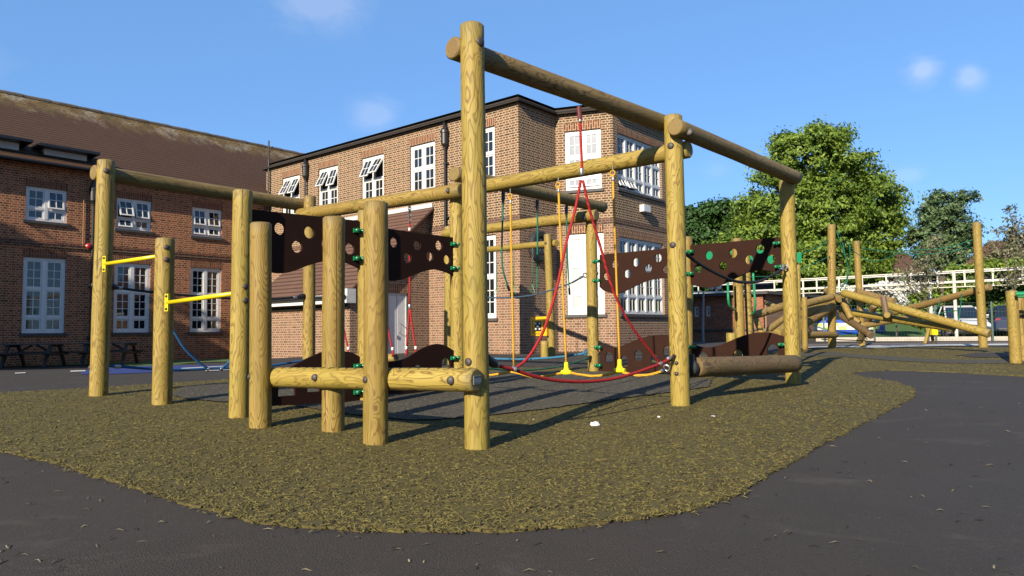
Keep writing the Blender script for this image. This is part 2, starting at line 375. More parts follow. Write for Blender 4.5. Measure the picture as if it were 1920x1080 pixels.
def mulch(name, cols):
    m = mat(name, cols[1], .85, spec=.25); g = N(m); o = g.obj()
    wob = g.noise(o, 9, 2).outputs['Color']
    ov = g.n('ShaderNodeVectorMath', {0: o, 1: g.n('ShaderNodeVectorMath', {0: wob, 'Scale': .10}, operation='SCALE').outputs[0]}, operation='ADD').outputs[0]
    a = g.noise(g.mapv(ov, (34, 100, 20)), 1, 4, .65, .6).outputs['Fac']
    b = g.noise(g.mapv(ov, (110, 40, 20), (3, 1, 0)), 1, 4, .65, .6).outputs['Fac']
    sel = g.noise(o, 14, 2).outputs['Fac']
    f = g.mix(g.n('ShaderNodeMapRange', {'Value': sel, 'From Min': .45, 'From Max': .55}).outputs[0], a, b)
    c = g.ramp(f, [(.30, cols[0]), (.42, cols[1]), (.62, cols[2]), (.8, cols[3])])
    big = g.noise(o, .8, 4, .6).outputs['Fac']
    c = g.mix(g.n('ShaderNodeMapRange', {'Value': big, 'From Min': .4, 'From Max': .65, 'To Max': .35}).outputs[0], c, cols[1])
    g.col(c); g.bump(f, .012, .3)
    return m
OLIVE = mulch('olive_rubber_mulch', [(.012,.009,.005), (.072,.056,.020), (.150,.122,.026), (.19,.155,.042)])
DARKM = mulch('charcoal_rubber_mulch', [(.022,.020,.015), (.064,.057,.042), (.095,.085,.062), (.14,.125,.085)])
def strand_mat(name, c0, c1, c2):
    m = mat(name, c1, .75, spec=.3); g = N(m); r = g.n('ShaderNodeNewGeometry').outputs['Random Per Island']
    g.col(g.ramp(r, [(0, c0), (.2, tuple((a+b)/2.6 for a, b in zip(c0, c1))), (.38, c1), (.8, c2), (1, tuple(min(1, a*1.5) for a in c2))])); return m
STR_O = strand_mat('olive_strands', (.022,.016,.008), (.118,.095,.020), (.150,.122,.032))
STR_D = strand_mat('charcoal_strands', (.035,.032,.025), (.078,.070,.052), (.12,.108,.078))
STR_K = strand_mat('loose_chips', (.01,.01,.01), (.025,.02,.016), (.17,.145,.09))
def leaf_mat(name, a, b, c, tr=.35):
    m = mat(name, b, .55, spec=.3); g = N(m); r = g.n('ShaderNodeNewGeometry').outputs['Random Per Island']
    o = g.obj(); n = g.noise(o, .55, 3).outputs['Fac']
    f = g.math('ADD', g.math('MULTIPLY', r, .55), g.math('MULTIPLY', n, .5))
    cc = g.ramp(f, [(.2, a), (.5, b), (.8, c)]); g.col(cc, .80)
    t = m.node_tree; trn = t.nodes.new('ShaderNodeBsdfTranslucent'); ms = t.nodes.new('ShaderNodeMixShader'); ms.inputs[0].default_value = tr
    t.links.new(cc, trn.inputs[0]); t.links.new(g.b.outputs[0], ms.inputs[1]); t.links.new(trn.outputs[0], ms.inputs[2])
    t.links.new(ms.outputs[0], t.nodes['Material Output'].inputs[0])
    return m
LEAF1 = leaf_mat('yellow_green_leaves', (.04,.085,.012), (.125,.20,.026), (.24,.32,.045))
LEAF0 = leaf_mat('dark_green_leaves', (.012,.035,.008), (.03,.075,.015), (.055,.12,.025), .2)
LEAF2 = leaf_mat('blue_green_leaves', (.035,.075,.028), (.085,.15,.06), (.18,.23,.105))
LEAF3 = leaf_mat('bronze_blossom_leaves', (.07,.08,.035), (.14,.15,.07), (.30,.26,.18))
LEAFH = leaf_mat('hedge_leaves', (.04,.08,.01), (.12,.20,.024), (.22,.31,.045), .25)
BLOSS = leaf_mat('white_blossom', (.35,.38,.3), (.6,.6,.55), (.8,.8,.76), .2)
BARK = simple('bark', (.10,.08,.06), .9, var=.4, sc=8)
GRASSM = simple('grass_turf', (.05,.13,.02), .9, var=.5, sc=12)
BLUEP = simple('blue_playground_paint', (.008,.03,.20), .7, var=.3, sc=3)
LINE = simple('white_line_paint', (.65,.65,.62), .7, var=.3, sc=9)
CONC = simple('pale_concrete', (.50,.44,.38), .85, var=.2)
PICN = simple('dark_stained_timber', (.028,.020,.016), .7, var=.4)
DOORM = simple('pale_grey_door_paint', (.72,.73,.75), .4, var=.05)
PAPER = simple('white_tissue_paper', (.85,.85,.84), .8)

# ------------------------------------------------------------------ the ground
def lines(lo, hi):
    a = list(np.arange(-18, 24.01, .5))
    return a
GX = sorted(set([-600, -300, -150, -80, -50, -35, -26] + list(np.arange(-20, 30.01, .5)) + [34, 40, 50, 80, 150, 300, 600]))
GY = sorted(set([-60, -30, -15, -8, -4] + list(np.arange(-2, 30.01, .5)) + [33, 37, 42, 50, 70, 110, 200, 400, 900]))
gx, gy = np.meshgrid(GX, GY); gzv = ground(gx, gy)
verts = np.stack([gx.ravel(), gy.ravel(), gzv.ravel()], 1); nx = len(GX)
faces = [(j*nx+i, j*nx+i+1, (j+1)*nx+i+1, (j+1)*nx+i) for j in range(len(GY)-1) for i in range(nx-1)]
me = bpy.data.meshes.new('ground'); me.from_pydata(verts.tolist(), [], faces)
tag(link('ground', me, ASPH, smooth=True), 'grey asphalt playground surface', None, None, 'structure')

def sheet(name, poly, off, m, thick=0, jitter=0, step=.06, kind='structure', label=None):
    pts = []
    n = len(poly); rnd = random.Random(hash(name) % 999 if False else len(name)*7)
    for i in range(n):
        a = Vector(poly[i]); b = Vector(poly[(i+1) % n])
        if jitter:
            k = max(1, int((b-a).length/step)) if (a.length < 16 or b.length < 16) else 1
        else: k = 1
        for j in range(k):
            p = a.lerp(b, j/k)
            if jitter and a.length < 16: p = p+Vector((rnd.uniform(-1, 1), rnd.uniform(-1, 1)))*jitter
            pts.append(p)
    bm = bmesh.new(); np_ = len(pts)
    cv, ce, cf, *_ = geometry.delaunay_2d_cdt([Vector((p.x, p.y)) for p in pts], [], [list(range(np_))], 1, 1e-6)
    bv_ = [bm.verts.new((v.x, v.y, 0)) for v in cv]
    for t_ in cf: bm.faces.new([bv_[i] for i in t_])
    xs = [p.x for p in pts]; ys = [p.y for p in pts]
    for ax, gl, lo, hi in ((0, GX, min(xs), max(xs)), (1, GY, min(ys), max(ys))):
        for g_ in gl:
            if lo < g_ < hi:
                co = (g_, 0, 0) if ax == 0 else (0, g_, 0); no = (1, 0, 0) if ax == 0 else (0, 1, 0)
                bmesh.ops.bisect_plane(bm, geom=bm.verts[:]+bm.edges[:]+bm.faces[:], dist=1e-5, plane_co=co, plane_no=no)
    bmesh.ops.remove_doubles(bm, verts=bm.verts, dist=1e-5)
    be = [e for e in bm.edges if e.is_boundary]
    X = np.array([v.co.x for v in bm.verts]); Y = np.array([v.co.y for v in bm.verts]); Z = ground(X, Y)
    bv = set(v for e in be for v in e.verts)
    for v, z in zip(bm.verts, Z): v.co.z = z+off
    if thick:
        r = bmesh.ops.extrude_edge_only(bm, edges=be)
        for v in [q for q in r['geom'] if isinstance(q, bmesh.types.BMVert)]: v.co.z -= thick
    bmesh.ops.recalc_face_normals(bm, faces=bm.faces)
    me = bpy.data.meshes.new(name); bm.to_mesh(me); bm.free()
    # faces must look up
    if sum(p.normal.z*p.area for p in me.polygons) < 0: me.flip_normals()
    return tag(link(name, me, m), label, None, None, kind)
def gpoly(px): return [(lambda p: (p.x, p.y))(G(a, b)) for a, b in px]

OL = gpoly([(-260,800),(0,846),(100,868),(200,900),(300,930),(400,962),(500,983),(600,993),(700,997),(850,998),(950,996),(1060,990),(1200,974),(1300,957),
  (1400,922),(1440,895),(1530,842),(1600,806),(1680,765),(1718,742),(1712,728),(1680,717),(1620,708),(1595,702),(1610,697),(1670,694),(1800,699),(1920,706),(2060,712),
  (2100,664),(1920,654),(1700,652),(1500,657)])
OL += gpoly([(1300,668),(1130,690),(900,690),(700,688),(560,700),(430,712),(300,720),(180,729),(0,738),(-200,752)])
sheet('safety_surface', OL, .012, OLIVE, .03, .02, label='olive rubber mulch safety surface under the climbing frame')
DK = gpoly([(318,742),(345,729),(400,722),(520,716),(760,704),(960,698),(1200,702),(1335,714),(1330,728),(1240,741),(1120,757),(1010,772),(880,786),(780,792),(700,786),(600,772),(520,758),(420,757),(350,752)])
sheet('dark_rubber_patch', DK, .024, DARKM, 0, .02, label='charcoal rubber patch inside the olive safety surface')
RB = gpoly([(1500,664),(1560,661),(1640,668),(1760,676),(1920,676),(1920,684),(1780,683),(1660,677),(1560,669),(1500,671)])
sheet('dark_rubber_ribbon', RB, .020, DARKM, 0, .015, label='winding charcoal rubber ribbon at the right')
sheet('asphalt_island', gpoly([(1790,668),(1830,663),(1920,663),(1920,671),(1830,672)]), .021, ASPH, label='small asphalt island in the olive surface')
BL = gpoly([(150,702),(205,689),(330,686),(437,686),(437,690),(330,697),(205,702)])
sheet('blue_painted_patch', BL, .008, BLUEP, label='blue painted patch on the asphalt')
sheet('lawn_strip', gpoly([(-300,699),(0,688),(220,684),(470,680),(500,667),(300,668),(0,673),(-300,680)]), .016, GRASSM, label='strip of turf along the brick wing')
sheet('white_line', gpoly([(1480,652),(1570,650),(1700,648),(1920,645),(2100,643),(2100,645),(1920,648.5),(1700,651),(1570,652.5),(1480,654)]), .022, LINE, label='white painted line across the tarmac')
for i, q in enumerate([[(385,695),(437,693),(437,694.5),(385,696.5)], [(340,691),(420,687),(420,688),(340,692.5)], [(28,700),(48,699),(48,700.5),(28,701.5)], [(132,696),(160,695),(160,697),(132,698)],[(860,684),(930,683),(930,684),(860,685)]]):
    sheet('painted_mark', gpoly(q), .012, LINE, label='faded white playground marking')
sheet('tarmac_path', gpoly([(1485,646),(1560,644),(1920,640),(1920,644),(1570,648),(1485,650)]), .006, simple('dusty_pink_tarmac', (.13,.10,.09), .9, var=.3), label='reddish tarmac strip')

# loose rubber strands on the surface: nobody could count them
def pip(x, y, poly):
    c = np.zeros(len(x), bool); P_ = np.array(poly); j = len(P_)-1
    for i in range(len(P_)):
        xi, yi = P_[i]; xj, yj = P_[j]
        with np.errstate(divide='ignore', invalid='ignore'):
            t = ((yi > y) != (yj > y)) & (x < (xj-xi)*(y-yi)/(yj-yi)+xi)
        c ^= t; j = i
    return c
rs = np.random.RandomState(4)
def strands(name, x, y, off, m, label, L0=.008, L1=.027, W0=.0018, W1=.0042, kind='stuff', tilt=.35):
    n = len(x); z = ground(x, y)+off
    a = rs.uniform(0, np.pi, n); l = rs.uniform(L0, L1, n); wd = rs.uniform(W0, W1, n)
    ca, sa = np.cos(a), np.sin(a); dz = rs.uniform(-tilt, tilt, n)*l; lift = rs.uniform(-.002, .005, n)
    bend = rs.uniform(-.4, .4, n)*l
    def pt(u, v, h): # along, across, height
        return np.stack([x+ca*u-sa*v, y+sa*u+ca*v, z+lift+h], 1)
    o = np.zeros(n)
    A = pt(-l, -wd, o-.004+dz*-.3); B = pt(-l, wd, o-.004-dz*.3); C = pt(o, bend-wd, wd*.3); D = pt(o, bend+wd, wd*.3); E = pt(l, -wd, -.004+dz*.5); F = pt(l, wd, -.004+dz*.5)
    H = pt(o, bend, wd*1.1)
    V = np.stack([A, B, C, D, E, F, H], 1).reshape(-1, 3); b = np.arange(n)*7
    f = np.concatenate([np.stack([b, b+2, b+6], 1), np.stack([b, b+6, b+1], 1), np.stack([b+1, b+6, b+3], 1), np.stack([b+2, b+4, b+6], 1), np.stack([b+4, b+5, b+6], 1), np.stack([b+5, b+3, b+6], 1)])
    me = bpy.data.meshes.new(name); me.from_pydata(V.tolist(), [], f.tolist())
    return tag(link(name, me, m), label, None, None, kind)
def scatter(n, poly, ymax, dens=1.7):
    # denser near the viewer, over the whole sheet
    yy = 2.2+(ymax-2.2)*rs.uniform(0, 1, n*4)**dens; xx = rs.uniform(-1, 1, n*4)*(1.2+yy*.85)
    k = pip(xx, yy, poly); i_ = np.flatnonzero(k)[:n]; return xx[i_], yy[i_]
x, y = scatter(105000, OL, 17)
ea, eb = [], []
for i in range(14):
    a_, b_ = Vector(OL[i]), Vector(OL[i+1]); m_ = int((b_-a_).length*170); t_ = rs.uniform(0, 1, m_); nn = Vector((b_-a_).normalized()); 
    o_ = rs.normal(0, .028, m_); ea.append(a_.x+(b_.x-a_.x)*t_-nn.y*o_); eb.append(a_.y+(b_.y-a_.y)*t_+nn.x*o_)
x = np.concatenate([x]+ea); y = np.concatenate([y]+eb)
gap = np.array([noise.noise(Vector((a_*24, b_*24, 0)))+.6*noise.noise(Vector((a_*7, b_*7, 5))) for a_, b_ in zip(x, y)]); k = ~pip(x, y, DK) & (gap > -.22)
strands('rubber_mulch', x[k], y[k], .014, STR_O, 'shredded olive rubber strands covering the surface')
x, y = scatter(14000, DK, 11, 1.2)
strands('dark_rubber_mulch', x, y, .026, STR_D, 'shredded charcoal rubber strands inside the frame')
yy = 1.6+14*rs.uniform(0, 1, 6000)**1.6; xx = rs.uniform(-1, 1, 6000)*(1+yy*.8); k = ~pip(xx, yy, OL) & (rs.uniform(0, 1, 6000) < .25)
strands('loose_rubber_chips', xx[k], yy[k], .006, STR_K, 'loose chips and strands scattered on the asphalt', .006, .028, .0015, .0045, tilt=.15)

# litter
def crumple(name, px, py, r, label, seed=1, flat=.6):
    p = G(px, py); bm = bmesh.new(); bmesh.ops.create_icosphere(bm, subdivisions=3, radius=r)
    for v in bm.verts:
        k = noise.noise(v.co*(1.6/r)+Vector((seed*7, 0, 0))); k2 = noise.noise(v.co*(4/r)+Vector((seed, 5, 0)))
        v.co *= 1+.55*k+.3*k2; v.co.z *= flat
    me = bpy.data.meshes.new(name); bm.to_mesh(me); bm.free()
    return tag(link(name, me, PAPER, W=T(p.x, p.y, gz(p.x, p.y)+.012+r*flat*.7)), label, 'litter')
crumple('tissue', 1116, 801, .032, 'crumpled white tissue lying on the olive surface between the two tallest posts')
crumple('tissue', 1235.5, 785, .012, 'tiny white paper scrap beside the crumpled tissue', 2)
crumple('tissue', 1337, 783, .016, 'thin white scrap right of the second tall post', 3, .25)
crumple('tissue', 1000, 789, .008, 'tiny white speck in the middle of the olive surface', 5, .3)

# ------------------------------------------------------------------ walls, windows, roofs
class Face:
    """a vertical wall plane: origin, direction left to right as seen from the playground, local y into the wall"""
    def __init__(s, A, B):
        s.A = Vector(A[:2]); s.B = Vector(B[:2]); s.L = (s.B-s.A).length; s.u = (s.B-s.A)/s.L
        s.rz = math.atan2(s.u.y, s.u.x)
        s.M = T(s.A.x, s.A.y, 0) @ Matrix.Rotation(s.rz, 4, 'Z')
    def at(s, px, py):
        p = plane(px, py, s.A, s.B); return (Vector((p.x, p.y))-s.A).dot(s.u), p.z
    def box(s, x0, y0, x1, y1):
        """opening from four photo corners (left x, top y at left; right x, bottom y at right)"""
        a = s.at(x0, y0); b = s.at(x1, y1); return a[0], b[1], b[0], a[1]
def wall(parent, face, z0, z1, holes, m, uoff=0, depth=.11, name='wall', s0=0, s1=None, top=None):
    """brick sheet with window openings and their reveals; holes = (s0, z0, s1, z1)"""
    s1 = s1 or face.L; mb = MB()
    xs = sorted(set([s0, s1]+[h[0] for h in holes]+[h[2] for h in holes])); zs = sorted(set([z0, z1]+[h[1] for h in holes]+[h[3] for h in holes]))
    for a, b in zip(xs, xs[1:]):
        for c, d in zip(zs, zs[1:]):
            mx_, mz = (a+b)/2, (c+d)/2
            if any(h[0] < mx_ < h[2] and h[1] < mz < h[3] for h in holes): continue
            mb.quad([(a,0,c),(b,0,c),(b,0,d),(a,0,d)], [(a+uoff,c),(b+uoff,c),(b+uoff,d),(a+uoff,d)])
    for h in holes:
        a, c, b, d = h; e = depth+.12
        mb.quad([(a,0,c),(a,0,d),(a,e,d),(a,e,c)], [(a,c),(a,d),(a+e,d),(a+e,c)])
        mb.quad([(b,0,d),(b,0,c),(b,e,c),(b,e,d)], [(b,d),(b,c),(b+e,c),(b+e,d)])
        mb.quad([(a,0,d),(b,0,d),(b,e,d),(a,e,d)], [(a,d),(b,d),(b,d+e),(a,d+e)])
        mb.quad([(b,0,c),(a,0,c),(a,e,c),(b,e,c)], [(b,c),(a,c),(a,c+e),(b,c+e)])
    return link(name, mb.mesh(recalc=False), m, parent, face.M)
def window(parent, face, hole, cols, rows, fw=.07, depth=.07, glass=GLASS, sill=True, lintel=True, bar=.022, mull=.09, sillout=.06, soldier=SOLDIER, open_=None, name='window'):
    """rows from the top: (height share, panes across, panes up, opening angle or list per column)"""
    a, c, b, d = hole; w_, h_ = b-a, d-c; M = face.M @ T(a, depth, c)
    fr = MB(); gl = MB(); hs = []
    F = .06
    fr.box((0,-.01,0),(fw,F,h_)); fr.box((w_-fw,-.01,0),(w_,F,h_)); fr.box((fw,-.01,0),(w_-fw,F,fw)); fr.box((fw,-.01,h_-fw),(w_-fw,F,h_))
    cw = (w_-2*fw-(cols-1)*mull)/cols; ih = h_-2*fw; tot = sum(r[0] for r in rows); rail = .07
    ihh = ih-rail*(len(rows)-1)
    for i in range(1, cols):
        x_ = fw+i*cw+(i-1)*mull; fr.box((x_,-.02,fw),(x_+mull,F,h_-fw))
    z = h_-fw
    for ri, (sh, nx_, ny_, ang) in enumerate(rows):
        hh = ihh*sh/tot
        for i in range(cols):
            x0 = fw+i*(cw+mull); an = ang[i] if isinstance(ang, (list, tuple)) else ang
            K = T(x0, .0, z) @ Matrix.Rotation(-R(an), 4, 'X')    # hinged at the top, swings out
            st = .045 if cw > .3 else .03
            S_ = MB() if False else fr
            dy0, dy1 = (.005, .045)
            for q in (((0,dy0,-hh),(st,dy1,0)), ((cw-st,dy0,-hh),(cw,dy1,0)), ((st,dy0,-hh),(cw-st,dy1,-hh+st)), ((st,dy0,-st),(cw-st,dy1,0))): fr.box(*q, M=K)
            pw = (cw-2*st); ph = hh-2*st
            for k in range(1, nx_): xx_ = st+pw*k/nx_; fr.box((xx_-bar/2,dy0+.004,-hh+st),(xx_+bar/2,dy1-.008,-st), M=K)
            for k in range(1, ny_): zz_ = -st-ph*k/ny_; fr.box((st,dy0+.006,zz_-bar/2),(cw-st,dy1-.010,zz_+bar/2), M=K)
            v = [K @ Vector(p) for p in ((st,.028,-hh+st),(cw-st,.028,-hh+st),(cw-st,.028,-st),(st,.028,-st))]
            gl.quad([tuple(p) for p in v])
            if an: hs.append((x0, z-hh, x0+cw, z))
        z -= hh
        if ri < len(rows)-1:
            for i in range(cols):
                x0 = fw+i*(cw+mull); fr.box((x0,-.015,z-rail),(x0+cw,F,z))
            z -= rail
    fo = link(name, fr.mesh(), WHITE, parent, M)
    link('glass', gl.mesh(recalc=False), glass, fo, M)
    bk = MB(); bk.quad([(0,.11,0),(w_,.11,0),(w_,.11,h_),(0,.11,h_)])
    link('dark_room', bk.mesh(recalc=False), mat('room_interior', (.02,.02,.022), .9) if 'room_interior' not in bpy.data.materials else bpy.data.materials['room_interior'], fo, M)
    if sill:
        sb = MB(); sb.box((-.07,-depth-sillout,-.09),(w_+.07,.02,-.003)); link('sill', sb.mesh(bevel=.006), SLATE, fo, M)
    if lintel:
        lb = MB(); n_ = 1; z0, z1 = h_+.002, h_+.235; lb.quad([(-.02,-depth-.004,z0),(w_+.02,-depth-.004,z0),(w_+.02,-depth-.004,z1),(-.02,-depth-.004,z1)],
               [(z0,0),(z0,w_+.04),(z1,w_+.04),(z1,0)])
        link('brick_lintel', lb.mesh(recalc=False), soldier, fo, M)
    return fo

dA = Vector((-.77,.64)).normalized(); dB = Vector((.64,.77)).normalized()
gA = -.75+.95+.02
# --- central block
CA = Vector((.18, 20.8)); c0 = P(974, 400, 20.8); CA = Vector((c0.x, 20.8))
CB = CA+dB*1.80; pC = plane(1152, 400, CB, CB+Vector((.945,-.326))); CC = Vector((pC.x, pC.y))
pD = plane(1262, 400, CC, CC+dB); CD = Vector((pD.x, pD.y))
pA0 = plane(499, 400, CA, CA+dA); A0 = Vector((pA0.x, pA0.y))
FA = Face(A0, CA); FB = Face(CA, CB); FC = Face(CB, CC); FD = Face(CC, CD)
zt = FA.at(972, 190)[1]
blk = empty('brick_block', (CA.x, CA.y, gz(CA.x, CA.y)), 'tall flat-roofed brown brick school block with canted bay behind the climbing frame', 'building')
zb = -.3; zsc = FA.at(972, 408)[1]
upA = [(527,334,563,None),(596,318,634,392),(678,296,719,377),(769,275,815,353),(905,243,918,330)]
def upper_hole(face, x0, yt, x1, yb):
    s0_, z1_ = face.at(x0, yt); s1_, zz = face.at(x1, yb); return (s0_, zz, s1_, z1_)
hA = []
ww = None
for x0, yt, x1, yb in upA[1:4]: hA.append(upper_hole(FA, x0, yt, x1, yb))
zU0 = sum(h[1] for h in hA)/3; zU1 = sum(h[3] for h in hA)/3; wU = sum(h[2]-h[0] for h in hA)/3
cen = [FA.at(545, 350)[0]]+[(h[0]+h[2])/2 for h in hA]+[FA.at(900, 300)[0]]
hA = [(c-wU/2, zU0, c+wU/2, zU1) for c in cen]
# ground floor: tall windows half hidden behind the posts
zl0 = FA.at(905, 597)[1]; zl1 = FA.at(918, 440)[1]
hA2 = [(cen[4]-wU/2, zl0, cen[4]+wU/2, zl1)]
wall(blk, FA, zsc, zt, hA, BRICK_A, name='upper_wall')
wall(blk, FA, zb, zsc, hA2, BRICK_LOW, name='lower_wall')
OPN = [[28,26],[27,20],[24,33],[0,0],[0,0]]
for h, op in zip(hA, OPN):
    window(blk, FA, h, 2, [(1,2,2,op),(1,2,2,0)], fw=.10, mull=.11, sill=False)
for h in hA2: window(blk, FA, h, 2, [(1,2,3,0),(1,2,3,0)], fw=.10, mull=.11)
wall(blk, FB, zsc, zt, [], BRICK_A, uoff=FA.L, name='upper_wall'); wall(blk, FB, zb, zsc, [], BRICK_LOW, uoff=FA.L, name='lower_wall')
hC = FC.box(1058, 247, 1128, 353); hC2 = FC.box(1061, 439, 1134, 589)
wall(blk, FC, zsc, zt, [hC], BRICK_A, uoff=40, name='upper_wall'); wall(blk, FC, zb, zsc, [hC2], BRICK_LOW, uoff=40, name='lower_wall')
window(blk, FC, hC, 2, [(1.15,2,2,0),(.95,2,2,0),(.45,2,1,[14,14])], fw=.10, mull=.12, glass=CURT)
window(blk, FC, hC2, 2, [(1,1,1,0),(1,1,1,0),(.6,1,1,0)], fw=.12, mull=.2, glass=simple('frosted_pane', (.42,.45,.48), .3))
hD = FD.box(1157, 248, 1242, 372); z_ = FD.at(1157, 352)[1]; hD = (hD[0], z_, hD[2], hD[3])
hD2 = FD.box(1161, 443, 1247, 590)
wall(blk, FD, zsc, zt, [hD], BRICK_A, uoff=50, name='upper_wall'); wall(blk, FD, zb, zsc, [hD2], BRICK_LOW, uoff=50, name='lower_wall')
window(blk, FD, hD, 5, [(1.1,2,2,0),(1.1,2,2,0),(.55,2,1,[30,30,0,0,0])], fw=.07, mull=.10)
window(blk, FD, hD2, 5, [(1.1,2,2,0),(1.1,2,3,0),(.6,2,1,0)], fw=.07, mull=.10)
# sides nobody sees from the front, and the flat roof
CE = CD+dA*9; A1 = A0+dB*9
FE = Face(CD, CE); FL = Face(A1, A0)
wall(blk, FE, zb, zt, [], BRICK_A, name='side_wall', uoff=70); wall(blk, FL, zb, zt, [], BRICK_A, name='side_wall', uoff=90)
rb = MB(); rb.quad([(p.x, p.y, zt+.22) for p in (A0, CA, CB, CC, CD, CE, A1)]); link('flat_roof', rb.mesh(), SLATE, blk, Matrix())
# tiled coping: a short slope all round
def coping(pts, z, out=.16, inn=.34, h=.30):
    mb = MB(); n_ = len(pts); off = []
    for i in range(n_):
        if i == 0: nn = Vector(((pts[1]-pts[0]).y, -(pts[1]-pts[0]).x)).normalized(); off.append(nn)
        elif i == n_-1: d_ = pts[i]-pts[i-1]; off.append(Vector((d_.y, -d_.x)).normalized())
        else:
            d1 = (pts[i]-pts[i-1]).normalized(); d2 = (pts[i+1]-pts[i]).normalized(); n1 = Vector((d1.y, -d1.x)); n2 = Vector((d2.y, -d2.x))
            k = (n1+n2); off.append(k/(1+n1.dot(n2)) if 1+n1.dot(n2) > .2 else n1)
    acc = 0
    for i in range(n_-1):
        L_ = (pts[i+1]-pts[i]).length
        o0, o1 = pts[i]+off[i]*out, pts[i+1]+off[i+1]*out; i0, i1 = pts[i]-off[i]*inn, pts[i+1]-off[i+1]*inn
        mb.quad([(o0.x,o0.y,z),(o1.x,o1.y,z),(i1.x,i1.y,z+h),(i0.x,i0.y,z+h)], [(acc,0),(acc+L_,0),(acc+L_,.5),(acc,.5)])
        mb.quad([(o1.x,o1.y,z),(o0.x,o0.y,z),(o0.x,o0.y,z-.06),(o1.x,o1.y,z-.06)], [(acc+L_,0),(acc,0),(acc,.06),(acc+L_,.06)])
        w0, w1 = pts[i], pts[i+1]
        mb.quad([(o1.x,o1.y,z-.06),(o0.x,o0.y,z-.06),(w0.x,w0.y,z-.06),(w1.x,w1.y,z-.06)])
        acc += L_
    return mb.mesh(recalc=False)
link('tiled_coping', coping([A1, A0, CA, CB, CC, CD, CE], zt+.03), TILE_C, blk, Matrix())
# string course
def course(face, z, h=.10, o_=.03, s0=0, s1=None):
    mb = MB(); mb.box((s0,-o_,z),(s1 or face.L,.05,z+h)); return mb.mesh()
dbk = brick_mat('dark_course_brick', (.07,.04,.03), (.12,.06,.045), (.28,.19,.13), (.09,.05,.04), mort=.009, bs=.1)
def course_uv(parent, face, z, m, h=.15, o_=.012):
    mb = MB(); mb.quad([(0,-o_,z),(face.L,-o_,z),(face.L,-o_,z+h),(0,-o_,z+h)], [(0,z),(face.L,z),(face.L,z+h),(0,z+h)]); mb.box((0,-o_+.002,z),(face.L,.01,z+h)); 
    return link('brick_string_course', mb.mesh(recalc=False), m, parent, face.M)
for f_ in (FA, FB, FC, FD): course_uv(blk, f_, zsc-.07, dbk)
# downpipes with hoppers
def downpipe(parent, face, px, yt, yb, hop=True, top_only=0):
    s_, z1_ = face.at(px, yt); z0_ = face.at(px, yb)[1]; M = face.M @ T(s_, -.10, 0)
    mb = MB(); mb.tube([(0,0,z0_),(0,0,z1_-(.2 if hop else 0))], .038, 10)
    zz = z0_+.8
    while zz < z1_-.5: mb.tube([(0,0,zz),(0,0,zz+.07)], .05, 10); mb.box((-.09,.04,zz),(.09,.09,zz+.06)); zz += 1.7
    p_ = link('downpipe', mb.mesh(), BLACKM, parent, M, smooth=False)
    if hop:
        hb = MB(); hb.lathe([(.045,z1_-.62),(.06,z1_-.55),(.115,z1_-.45),(.125,z1_-.12),(.14,z1_-.10),(.14,z1_-.02),(.12,z1_-.02)], n=14)
        hb.box((-.09,-.06,z1_-.02),(.09,.08,z1_+.06)); hb.prism([(-.07,z1_+.06),(.07,z1_+.06),(.0,z1_+.30)], -.03, .08)
        link('hopper_head', hb.mesh(), BLACKM, p_, M)
    return p_
downpipe(blk, FA, 577, 309, 430); downpipe(blk, FA, 838, 245, 663)
downpipe(blk, FA, 508, 300, 430, hop=False)
mb = MB(); a_ = FA.at(508, 290); mb.tube([(a_[0],-.10,a_[1]-.3),(a_[0],-.10,a_[1]+.55)], .03, 8); mb.tube([(a_[0],-.1,a_[1]-.02),(a_[0]+.28,-.1,a_[1]+.28)], .012, 6)
link('vent_pipe', mb.mesh(), BLACKM, blk, FA.M)
mb = MB(); a_ = FD.box(1199, 384, 1212, 400); mb.box((a_[0],-.16,a_[1]),(a_[2],-.0,a_[3]))
link('wall_light', mb.mesh(bevel=.01), WHITE, blk, FD.M)
# door wall: the lean-to with its steep tiled roof
pT = plane(804, 400, CA, CA+dA); XB = Vector((pT.x, pT.y))
pE = plane(656, 560, XB, XB-dB); XF = Vector((pE.x, pE.y)); X0 = XF+dA*4.6; XR = XB+dA*4.6
ext = empty('brick_lean_to', (XF.x, XF.y, gz(XF.x, XF.y)), 'low brick lean-to with sloping tiled roof and pale grey door, between the timber posts', 'building')
FF = Face(X0, XF); FS = Face(XF, XB)
ze = FF.at(655, 541)[1]; zr = Face(XR, XB).at(803, 395)[1]
dh = FS.box(728, 549, 765, 664)
wall(ext, FF, zb, ze, [], BRICK_LOW, name='front_wall', uoff=5)
mb = MB(); Ls = FS.L; prof = [(0,zb),(dh[0],zb),(dh[0],dh[3]),(dh[2],dh[3]),(dh[2],zb),(Ls,zb),(Ls,zr-.05),(0,ze)]
mb.quad([(0,0,zb),(dh[0],0,zb),(dh[0],0,dh[3]),(0,0,dh[3])], [(0,zb),(dh[0],zb),(dh[0],dh[3]),(0,dh[3])])
mb.quad([(dh[2],0,zb),(Ls,0,zb),(Ls,0,dh[3]),(dh[2],0,dh[3])], [(dh[2],zb),(Ls,zb),(Ls,dh[3]),(dh[2],dh[3])])
mb.quad([(0,0,dh[3]),(Ls,0,dh[3]),(Ls,0,zr-.05),(0,0,max(ze, dh[3]+.02))], [(0,dh[3]),(Ls,dh[3]),(Ls,zr),(0,ze)])
link('side_wall', mb.mesh(recalc=False), BRICK_L if False else BRICK_LOW, ext, FS.M)
dm = MB(); dw = dh[2]-dh[0]; dm.box((dh[0],.03,zb+.3),(dh[0]+.06,.10,dh[3])); dm.box((dh[2]-.06,.03,zb+.3),(dh[2],.10,dh[3])); dm.box((dh[0]+.06,.03,dh[3]-.06),(dh[2]-.06,.10,dh[3]))
